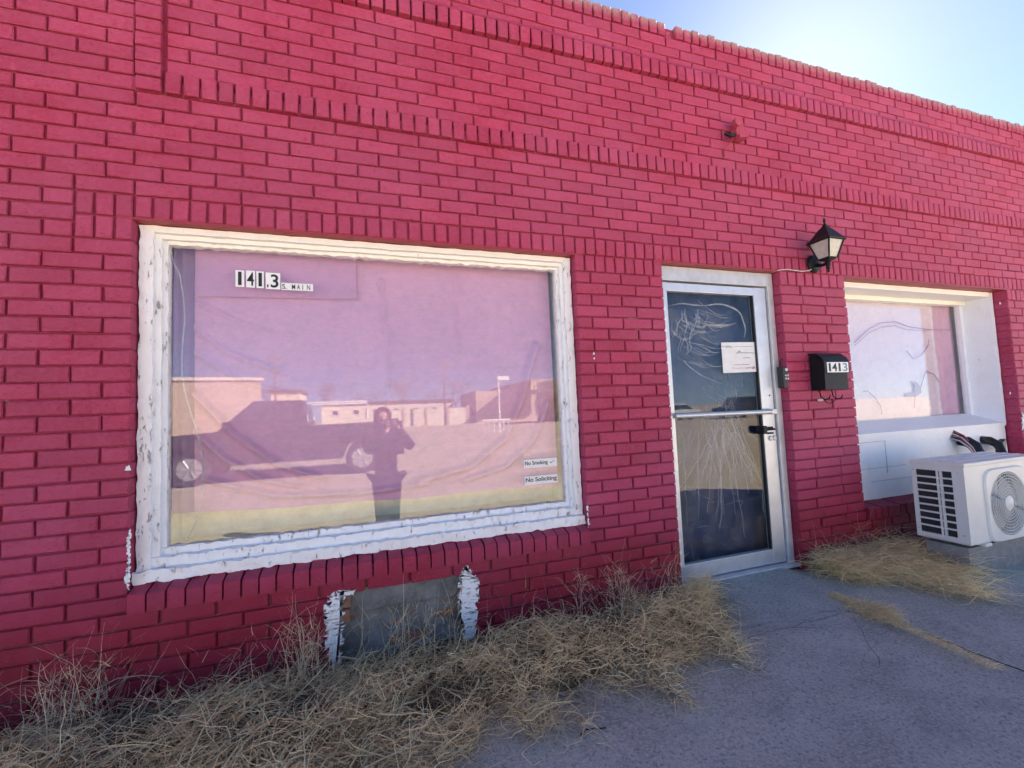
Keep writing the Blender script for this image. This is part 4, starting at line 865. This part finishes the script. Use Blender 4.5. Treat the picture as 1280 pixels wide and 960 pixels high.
# ------------------------------------------------------------------ across the road (seen mirrored in the glass)
GZ = -.25
def vehicle(name, label, cat, loc, rz, paint, prof, cabin, wid, wheels, wr, extra=None, group=None):
    """side profile in X (front at -X) and Z, width in Y"""
    t = thing(name, label, cat, (0, 0, 0), group)
    MB().prism(prof, -wid/2, wid/2, 'y').build('body', paint, t)
    cb = MB(); (x0, x1, x2, x3), zb, zt = cabin; i = .10
    cb.poly([(x0, -wid/2+.03, zb), (x0, wid/2-.03, zb), (x3, wid/2-.03, zb), (x3, -wid/2+.03, zb), (x1, -wid/2+i, zt), (x1, wid/2-i, zt), (x2, wid/2-i, zt), (x2, -wid/2+i, zt)], [(0,1,2,3),(4,7,6,5),(0,4,5,1),(1,5,6,2),(2,6,7,3),(3,7,4,0)])
    cab = cb.build('cabin', paint, t)
    for s_ in (-1, 1):
        y0, y1 = s_*(wid/2-.022), s_*(wid/2-i+.008); h = .86
        for a0, a1 in ((.10, .48), (.53, .92)):
            L0 = x0+(x3-x0)*a0; L1 = x0+(x3-x0)*a1; U0 = x1+(x2-x1)*max(0, (a0-.10)); U1 = x1+(x2-x1)*min(1, a1+.06); zz = zb+(zt-zb)*h
            mb = MB(); lerp = lambda a, b, k: a+(b-a)*k
            mb.poly([(L0, y0, zb+.05), (L1, y0, zb+.05), (lerp(L1, U1, h), lerp(y0, y1, h), zz), (lerp(L0, U0, h), lerp(y0, y1, h), zz)], [(0,1,2,3)]); mb.poly([(x, y-s_*.03, z) for x, y, z in mb.v[:4]], [(3,2,1,0)]); mb.build('side_window', 'carglass', cab)
    for xa, xb, nm in ((x0, x1, 'windscreen'), (x3, x2, 'rear_window')):
        d = -.012 if nm == 'windscreen' else .012
        mb = MB(); P = [(xa*.9+xb*.1+d, -wid/2+.10, zb+.06), (xa*.9+xb*.1+d, wid/2-.10, zb+.06), (xa*.12+xb*.88+d, wid/2-i-.05, zb+(zt-zb)*.88), (xa*.12+xb*.88+d, -wid/2+i+.05, zb+(zt-zb)*.88)]
        mb.poly(P, [(0,1,2,3)]); mb.poly([(x-d*2.5, y, z) for x, y, z in P], [(3,2,1,0)]); mb.build(nm, 'carglass', cab)
    for x in wheels:
        for s_ in (-1, 1):
            wy = s_*(wid/2-.11)
            w_ = MB().lathe([(wr*.62, -.11), (wr*.95, -.11), (wr, -.08), (wr, .08), (wr*.95, .11), (wr*.62, .11)], (x, wy, wr), 'y', 24).build('wheel', 'tyre', t)
            rm = MB().lathe([(.0, -.09), (wr*.16, -.09), (wr*.18, -.05), (wr*.55, -.04), (wr*.6, -.09), (wr*.64, -.09), (wr*.64, .09), (0, .09)], (x, wy+s_*.025, wr), 'y', 20)
            for k in range(6):
                a = k*1.047; rm.tube([(x+wr*.1*math.cos(a), wy+s_*.10, wr+wr*.1*math.sin(a)), (x+wr*.58*math.cos(a), wy+s_*.11, wr+wr*.58*math.sin(a))], .03, 5)
            rm.build('rim', 'rim', w_)
    fx = min(p[0] for p in prof); bx = max(p[0] for p in prof); zl = .45*(zb)+.35
    for s_ in (-1, 1):
        MB().box(fx-.01, fx+.08, s_*(wid/2-.22)-.14, s_*(wid/2-.22)+.14, zl, zl+.16, .03).build('headlight', 'frost', t); MB().box(bx-.06, bx+.01, s_*(wid/2-.16)-.09, s_*(wid/2-.16)+.09, zl, zl+.2, .02).build('tail_light', 'redcar', t)
    if extra: extra(t)
    t.location = loc; t.rotation_euler = (0, 0, rz); return t
def arch(cx, r, z, n=7): return [(cx+r*math.cos(math.pi*k/n), z+r*math.sin(math.pi*k/n)*.98) for k in range(n+1)]
def profile(front, back, wheels, wr, zs, top):
    """closed outline: along the sill with wheel arches, then over the top"""
    lo = [(back, zs)]
    for x in sorted(wheels, reverse=True): lo += arch(x, wr*1.17, zs)
    return lo+[(front, zs)]+top
def rack(t):
    for s_ in (-1, 1):
        MB().tube([(.58, s_*.78, 1.30), (.58, s_*.78, 1.84), (2.0, s_*.78, 1.84), (2.0, s_*.78, 1.36)], .03, 6).build('rack_rail', 'signwhite', t)
    MB().tube([(.58, -.78, 1.84), (.58, .78, 1.84)], .03, 6).build('rack_bar', 'signwhite', t)
    MB().tube([(-2.9, -.97, .48), (-.2, -.99, .46), (1.0, -.99, .46)], .03, 6).build('running_board', 'rim', t)
    for s_ in (-1, 1): MB().box(-1.22, -1.08, s_*1.02-.10, s_*1.02+.10, 1.25, 1.45, .03).build('mirror', 'blackplastic', t)
tr_w = (-1.90, 1.86)
vehicle('pickup_truck', 'dark crew cab pickup truck with bed rack parked on the lot, mirrored in the window', 'pickup truck', (-.98, -10.5, GZ), 0, 'truckpaint',
        profile(-2.85, 2.9, tr_w, .40, .42, [(-2.9, .62), (-2.88, 1.05), (-2.78, 1.14), (-1.30, 1.24), (2.86, 1.30), (2.9, .95)]), ((-1.38, -.62, .46, .62), 1.22, 1.92), 1.95, tr_w, .40, rack)
sd_w = (-1.35, 1.30)
vehicle('parked_car', 'white parked car far across the road, mirrored in the door glass', 'car', (27.4, -31, GZ), .1, 'whitecar', profile(-2.2, 2.25, sd_w, .33, .28, [(-2.28, .5), (-2.2, .72), (-.95, .92), (1.75, .98), (2.28, .90), (2.3, .5)]), ((-1.0, -.35, .95, 1.8), .93, 1.46), 1.78, sd_w, .33, group=None)
vehicle('parked_car', 'dark parked van nearest the road, mirrored in the door glass', 'car', (33.2, -29, GZ), -.05, 'truckpaint', profile(-2.3, 2.35, sd_w, .36, .34, [(-2.38, .6), (-2.3, .95), (-1.0, 1.12), (2.3, 1.15), (2.38, .6)]), ((-1.15, -.55, 1.9, 2.28), 1.1, 1.88), 1.9, sd_w, .36)
vehicle('parked_car', 'red parked car before the pale canopy, mirrored in the door glass', 'car', (30.0, -37, GZ), .0, 'redcar', profile(-2.2, 2.25, sd_w, .33, .28, [(-2.28, .5), (-2.2, .72), (-.95, .92), (1.75, .98), (2.28, .90), (2.3, .5)]), ((-1.0, -.35, .95, 1.8), .93, 1.46), 1.78, sd_w, .33)

def house(name, label, loc, rz, sx, sy, h, wall, roof, wins=(), parapet=True, door=None):
    t = thing(name, label, 'building', (0, 0, 0))
    MB().box(0, sx, -sy, 0, 0, h).build('wall', wall, t); MB().box(-.25, sx+.25, -sy-.25, .25, h, h+.35).build('roof', roof, t)
    for x, w_, z0, z1 in wins:
        f_ = MB().box(x, x+w_, .0, .06, z0, z1).build('window', 'signwhite', t); MB().box(x+.08, x+w_-.08, .03, .075, z0+.08, z1-.08).build('pane', 'win', f_)
    if door: MB().box(door, door+1, .0, .08, 0, 2.1).build('door', 'dkroof', t)
    t.location = loc; t.rotation_euler.z = rz; return t
house('far_building', 'long tan stucco building behind the pickup truck, mirrored in the window', (-33, -52, GZ), R(-13), 23, 14, 6.4, 'stucco', 'cwall', [], door=21)
house('far_building', 'small pale building end beyond the tan one, mirrored in the window', (-10.4, -62, GZ), 0, 3.4, 8, 5.2, 'cwall', 'dkroof', [(1.0, 1.0, 1.2, 2.4)])
house('far_building', 'low cream building with dark flat roof beyond the yard wall', (-5, -70, GZ), 0, 20, 10, 3.6, 'cwall', 'dkroof', [(1.5+i*3, .9, 2.0, 2.8) for i in range(6)])
t = thing('yard_wall', 'pale block yard wall across the road, mirrored in the window', 'wall', (9, -61, GZ)); MB().box(3.0, 15.5, -61.2, -61, GZ, 2.1).build('panel', 'cwall', t)
for x in (3.0, 6.1, 9.2, 12.3, 15.3): MB().box(x, x+.35, -61.3, -60.9, GZ, 2.35).build('pier', 'stucco', t)
t = thing('far_building', 'brown steep roofed building with tan ribbed fascia, mirrored in the window', 'building', (24, -62, GZ))
MB().prism([(15.8, .7), (22.0, 5.2), (25.0, 5.9), (25.0, .7)], -72, -60, 'y').build('roof', 'dkroof', t); MB().box(16.6, 36, -71.5, -60.6, GZ, 4.4).build('wall', 'stucco', t)
MB().box(25.0, 36.5, -72, -60.0, 4.35, 5.9).build('fascia', 'fascia', t)
for i in range(22): MB().box(25.1+i*.52, 25.22+i*.52, -60.0, -59.9, 4.35, 5.9).build('rib', 'cwall', t)
for i in range(7): w_ = MB().box(26+i*1.4, 27.1+i*1.4, -60.6, -60.5, .6, 3.2).build('window', 'signwhite', t); MB().box(26.1+i*1.4, 27.0+i*1.4, -60.55, -60.45, .7, 3.1).build('pane', 'win', w_)
t = thing('canopy', 'pale ribbed metal canopy over the parked cars, mirrored in the door glass', 'canopy', (30, -44, GZ))
MB().box(22, 29.6, -50, -43, 3.5, 4.7).build('roof', 'cwall', t)
for i in range(9): MB().box(22.1+i*.8, 22.4+i*.8, -43, -42.9, 3.5, 4.7).build('rib', 'fascia', t)
for x in (22.5, 29.3): MB().tube([(x, -43.6, GZ), (x, -43.6, 3.5)], .12, 8).build('post', 'signwhite', t)
MB().box(22, 29.6, -50.2, -50, GZ, 3.5).build('wall', 'stucco', t)
poles = []
def pole(x, y, h, label, arm=1.2):
    t = thing('utility_pole', label, 'utility pole', (x, y, GZ)); MB().tube([(x, y, GZ), (x+.05, y, GZ+h)], [.16, .10], 8).build('shaft', 'wood', t); MB().box(x-arm, x+arm, y-.06, y+.06, GZ+h-.9, GZ+h-.75).build('crossarm', 'wood', t)
    for k in (-.9, -.3, .3, .9): MB().lathe([(.03, 0), (.06, .05), (.03, .12), (.05, .18), (.0, .2)], (x+k*arm, y, GZ+h-.75), 'z', 8).build('insulator', 'frost', t)
    poles.append((x, y, GZ+h-.6)); return t
pole(-9.2, -58, 10.0, 'wooden utility pole before the small pale building'); pole(11.5, -58, 9.3, 'wooden utility pole before the yard wall'); pole(34, -58, 9.5, 'wooden utility pole before the ribbed fascia building'); pole(-1.2, -95, 9.5, 'distant wooden utility pole behind the low cream building')
for (a, b) in ((0, 1), (1, 2)):
    A, B = Vector(poles[a]), Vector(poles[b])
    tag(MB().tube([A.lerp(B, i/16)-Vector((0, 0, 1.0*4*(i/16)*(1-i/16))) for i in range(17)], .03, 4).build('power_line', 'black'), ('sagging power line from the pale building pole to the yard wall pole', 'sagging power line from the yard wall pole to the fascia building pole')[a], 'wire')
t = thing('sign_post', 'white sign post on a low railed base, mirrored in the window', 'sign post', (10.2, -28, GZ))
MB().tube([(10.2, -28, GZ), (10.2, -28, 3.7)], .06, 8).build('post', 'signwhite', t); MB().box(10.15, 11.0, -28.06, -27.94, 3.45, 3.75).build('arm', 'signwhite', t)
for i in range(6): MB().tube([(9.0+i*.36, -27.9, GZ), (9.0+i*.36, -27.9, .65)], .035, 6).build('baluster', 'signwhite', t)
MB().box(8.9, 10.95, -27.95, -27.85, .6, .7).build('rail', 'signwhite', t)
for i, (y, x0, x1) in enumerate(((-17, -30, 60), (-12.5, 4, 11))):
    g = MB(); g.box(x0, x1, y, y+.15, GZ-.02, GZ+.004); struct(g.build('road_marking', 'line'))
def bare_tree(seed, h):
    rs = random.Random(seed); tk = MB(); cw = MB()
    tk.tube([(0, 0, 0), (.05, .02, h*.18), (.0, .05, h*.34)], [.22*h/7, .17*h/7, .13*h/7], 7)
    def grow_(p, d, L, r, lev):
        pts = [p]
        for k in range(3): d = (d+Vector((rs.uniform(-.25, .25), rs.uniform(-.25, .25), rs.uniform(-.05, .2)))).normalized(); pts.append(pts[-1]+d*L/3)
        cw.tube(pts, [r, r*.8, r*.65, r*.5], 4 if lev < 3 else 3, False)
        if lev < 5:
            for k in range(3 if lev < 4 else 3):
                nd = (d+Vector((rs.uniform(-1, 1), rs.uniform(-1, 1), rs.uniform(-.2, .6)))*.85).normalized(); grow_(pts[-1] if k else pts[2], nd, L*rs.uniform(.6, .8), r*.55, lev+1)
    for k in range(4): grow_(Vector((0, .05, h*.34)), Vector((math.cos(k*1.57+seed), math.sin(k*1.57+seed), 1.1)).normalized(), h*.22, .09*h/7, 1)
    return tk.mesh('trunk', 'bark'), cw.mesh('crown', 'twig', fix=False)
tm = [bare_tree(1, 9), bare_tree(2, 8)]
for i, (x, y, s_, k, lb) in enumerate(((-4.5, -78, 1.0, 0, 'bare winter tree behind the low cream building, by the distant pole'), (2.5, -82, .95, 1, 'bare winter tree behind the middle of the low cream building'), (8, -80, 1.1, 0, 'taller bare winter tree behind the yard wall'), (14, -84, .9, 1, 'bare winter tree between the yard wall and the steep roof'), (19, -88, 1.1, 0, 'bare winter tree behind the steep roofed building'), (-13, -80, 1.2, 1, 'bare winter tree behind the small pale building'), (42, -66, 1.2, 1, 'bare winter tree beyond the ribbed canopy'))):
    t = thing('bare_tree', lb, 'tree', (x, y, GZ), 'bare trees across the road'); t.scale = (s_,)*3; t.rotation_euler.z = i*1.3
    for nm, me in zip(('trunk', 'crown'), tm[k]):
        o = bpy.data.objects.new(nm, me); COL.objects.link(o); o.parent = t

# ------------------------------------------------------------------ the person taking the photograph
def skin_mesh(name, pts, edges, radii, mat, sub=2):
    me = bpy.data.meshes.new(name); me.from_pydata(pts, edges, []); o = bpy.data.objects.new(name, me); COL.objects.link(o)
    m_ = o.modifiers.new('s', 'SKIN'); m_.use_smooth_shade = True
    for v, r in zip(me.skin_vertices[0].data, radii): v.radius = (r, r) if not hasattr(r, '__len__') else r
    me.skin_vertices[0].data[0].use_root = True
    s2 = o.modifiers.new('u', 'SUBSURF'); s2.levels = sub; s2.render_levels = sub
    bpy.context.view_layer.update(); r = bpy.data.meshes.new_from_object(o.evaluated_get(bpy.context.evaluated_depsgraph_get())); bpy.data.objects.remove(o)
    r.name = name; r.materials.clear(); r.materials.append(M[mat])
    for p in r.polygons: p.use_smooth = True
    return r
J = {'pel': (1.16,-2.74,.50), 'wst': (1.16,-2.73,.68), 'chs': (1.15,-2.72,.86), 'nkb': (1.14,-2.71,.98), 'nck': (1.135,-2.69,1.04), 'chn': (1.13,-2.66,1.09), 'hed': (1.13,-2.67,1.16), 'crn': (1.13,-2.68,1.225), 'nos': (1.13,-2.565,1.135),
     'shR': (1.31,-2.72,.945), 'elR': (1.435,-2.60,.80), 'wrR': (1.275,-2.47,1.035), 'hnR': (1.255,-2.45,1.085), 'shL': (.98,-2.72,.945), 'elL': (.965,-2.57,.78), 'wrL': (1.135,-2.47,1.03), 'hnL': (1.155,-2.45,1.08),
     'hpR': (1.222,-2.74,.45), 'knR': (1.212,-2.72,.11), 'anR': (1.215,-2.75,-.18), 'toR': (1.235,-2.63,-.225), 'hpL': (1.098,-2.74,.45), 'knL': (1.108,-2.71,.11), 'anL': (1.105,-2.75,-.18), 'toL': (1.085,-2.63,-.225)}
E_ = [('pel','wst'),('wst','chs'),('chs','nkb'),('nkb','nck'),('nck','chn'),('chn','hed'),('hed','crn'),('hed','nos'),('nkb','shR'),('shR','elR'),('elR','wrR'),('wrR','hnR'),('nkb','shL'),('shL','elL'),('elL','wrL'),('wrL','hnL'),
      ('pel','hpR'),('hpR','knR'),('knR','anR'),('anR','toR'),('pel','hpL'),('hpL','knL'),('knL','anL'),('anL','toL')]
RD = {'pel': .12,'wst': .105,'chs': .115,'nkb': .07,'nck': .048,'chn': .06,'hed': .083,'crn': .06,'nos': .012,'shR': .055,'elR': .04,'wrR': .026,'hnR': .03,'shL': .055,'elL': .04,'wrL': .026,'hnL': .03,'hpR': .085,'knR': .055,'anR': .038,'toR': .03,'hpL': .085,'knL': .055,'anL': .038,'toL': .03}
def part_of(names, grow_, mat, nm):
    ns = list(names); ix = {k: i for i, k in enumerate(ns)}
    return skin_mesh(nm, [J[k] for k in ns], [(ix[a], ix[b]) for a, b in E_ if a in ix and b in ix], [RD[k]+grow_ for k in ns], mat)
pe = thing('person', 'person in dark jacket and trousers raising a phone to photograph, mirrored in the window', 'person', (1.16, -2.73, GZ))
bd = part_of(list(J), 0, 'skin', 'body')
fg = MB(); fg.v = [tuple(v.co) for v in bd.vertices]; fg.f = [tuple(p.vertices) for p in bd.polygons]
for s_, hn in ((1, J['hnR']), (-1, J['hnL'])):
    for k, L in enumerate((.060, .070, .066, .052)):
        z = hn[2]+.028-.017*k; fg.tube([(hn[0]+.004*s_, hn[1]-.005, z), (hn[0]+.006*s_, hn[1]+.028, z+.004), (hn[0]-.012*s_, hn[1]+.044, z+.004), (hn[0]-L*.5*s_, hn[1]+.046, z+.002)], [.010, .009, .008, .006], 6)
    fg.tube([(hn[0]-.006*s_, hn[1]-.012, hn[2]-.01), (hn[0]-.022*s_, hn[1]-.002, hn[2]+.012), (hn[0]-.030*s_, hn[1]+.012, hn[2]+.034)], [.011, .010, .007], 6)
for s_ in (-1, 1): fg.lathe([(.004, -.02), (.018, -.012), (.020, 0), (.014, .012), (.004, .018)], (1.13+s_*.083, -2.675, 1.145), 'z', 8)
fg.build('body', 'skin', pe, smooth=True)
for s_ in (-1, 1): MB().lathe([(.002, -.008), (.009, -.004), (.010, 0), (.009, .004), (.002, .008)], (1.13+s_*.033, -2.592, 1.158), 'y', 10).build('eye', 'ink', pe, smooth=True)
MB().tube([(1.105, -2.588, 1.098), (1.13, -2.582, 1.096), (1.155, -2.588, 1.098)], .006, 6).build('mouth', 'pinkink', pe, smooth=True)
link('jacket', part_of(['pel','wst','chs','nkb','shR','elR','wrR','shL','elL','wrL'], .022, 'jacket', 'jacket'), pe)
link('trousers', part_of(['pel','hpR','knR','anR','hpL','knL','anL'], .034, 'trousers', 'trousers'), pe)
for s_, k in ((1, 'R'), (-1, 'L')): link('shoe', skin_mesh('shoe', [J['an'+k], (J['an'+k][0], J['an'+k][1]+.0, -.215), J['to'+k]], [(0, 1), (1, 2)], [.045, .04, .036], 'black'), pe)
hr = MB()
def hairf(a, b):
    an = (a-.5)*2*math.pi*.74-math.pi/2; ph = b*1.75; r = .098+.006*mnoise.noise(Vector((a*14, b*5, 0)))
    return (1.13+r*math.sin(ph)*math.cos(an), -2.685+r*1.04*math.sin(ph)*math.sin(an), 1.17+.102*math.cos(ph)-(.10*max(0, b-.75)*4))
hr.grid(hairf, 40, 16); hr.build('hair', 'hair', pe, smooth=True, fix=False)
tag(MB().box(1.135, 1.285, -2.418, -2.409, 1.06, 1.135, .003).build('phone', 'blackplastic'), 'black phone held up sideways in both hands', 'phone')
pb = MB(); rs = random.Random(77)
for k in range(420):
    x = rs.uniform(.6, 4.4); y = -rs.random()**1.4*1.5; r = rs.uniform(.0018, .0045)*(1.6 if rs.random() < .06 else 1)
    if y > -.02: continue
    z = pave_h(x, y)+.003; pb.poly([(x-r, y, z+r*.4), (x, y-r*.8, z), (x+r, y, z+r*.3), (x, y+r*.9, z), (x+r*.1, y, z+r)], [(0,1,4),(1,2,4),(2,3,4),(3,0,4)])
o = pb.build('grit', 'block'); tag(o, 'loose grit and crumbs strewn over the pavement', 'grit', kind='stuff')
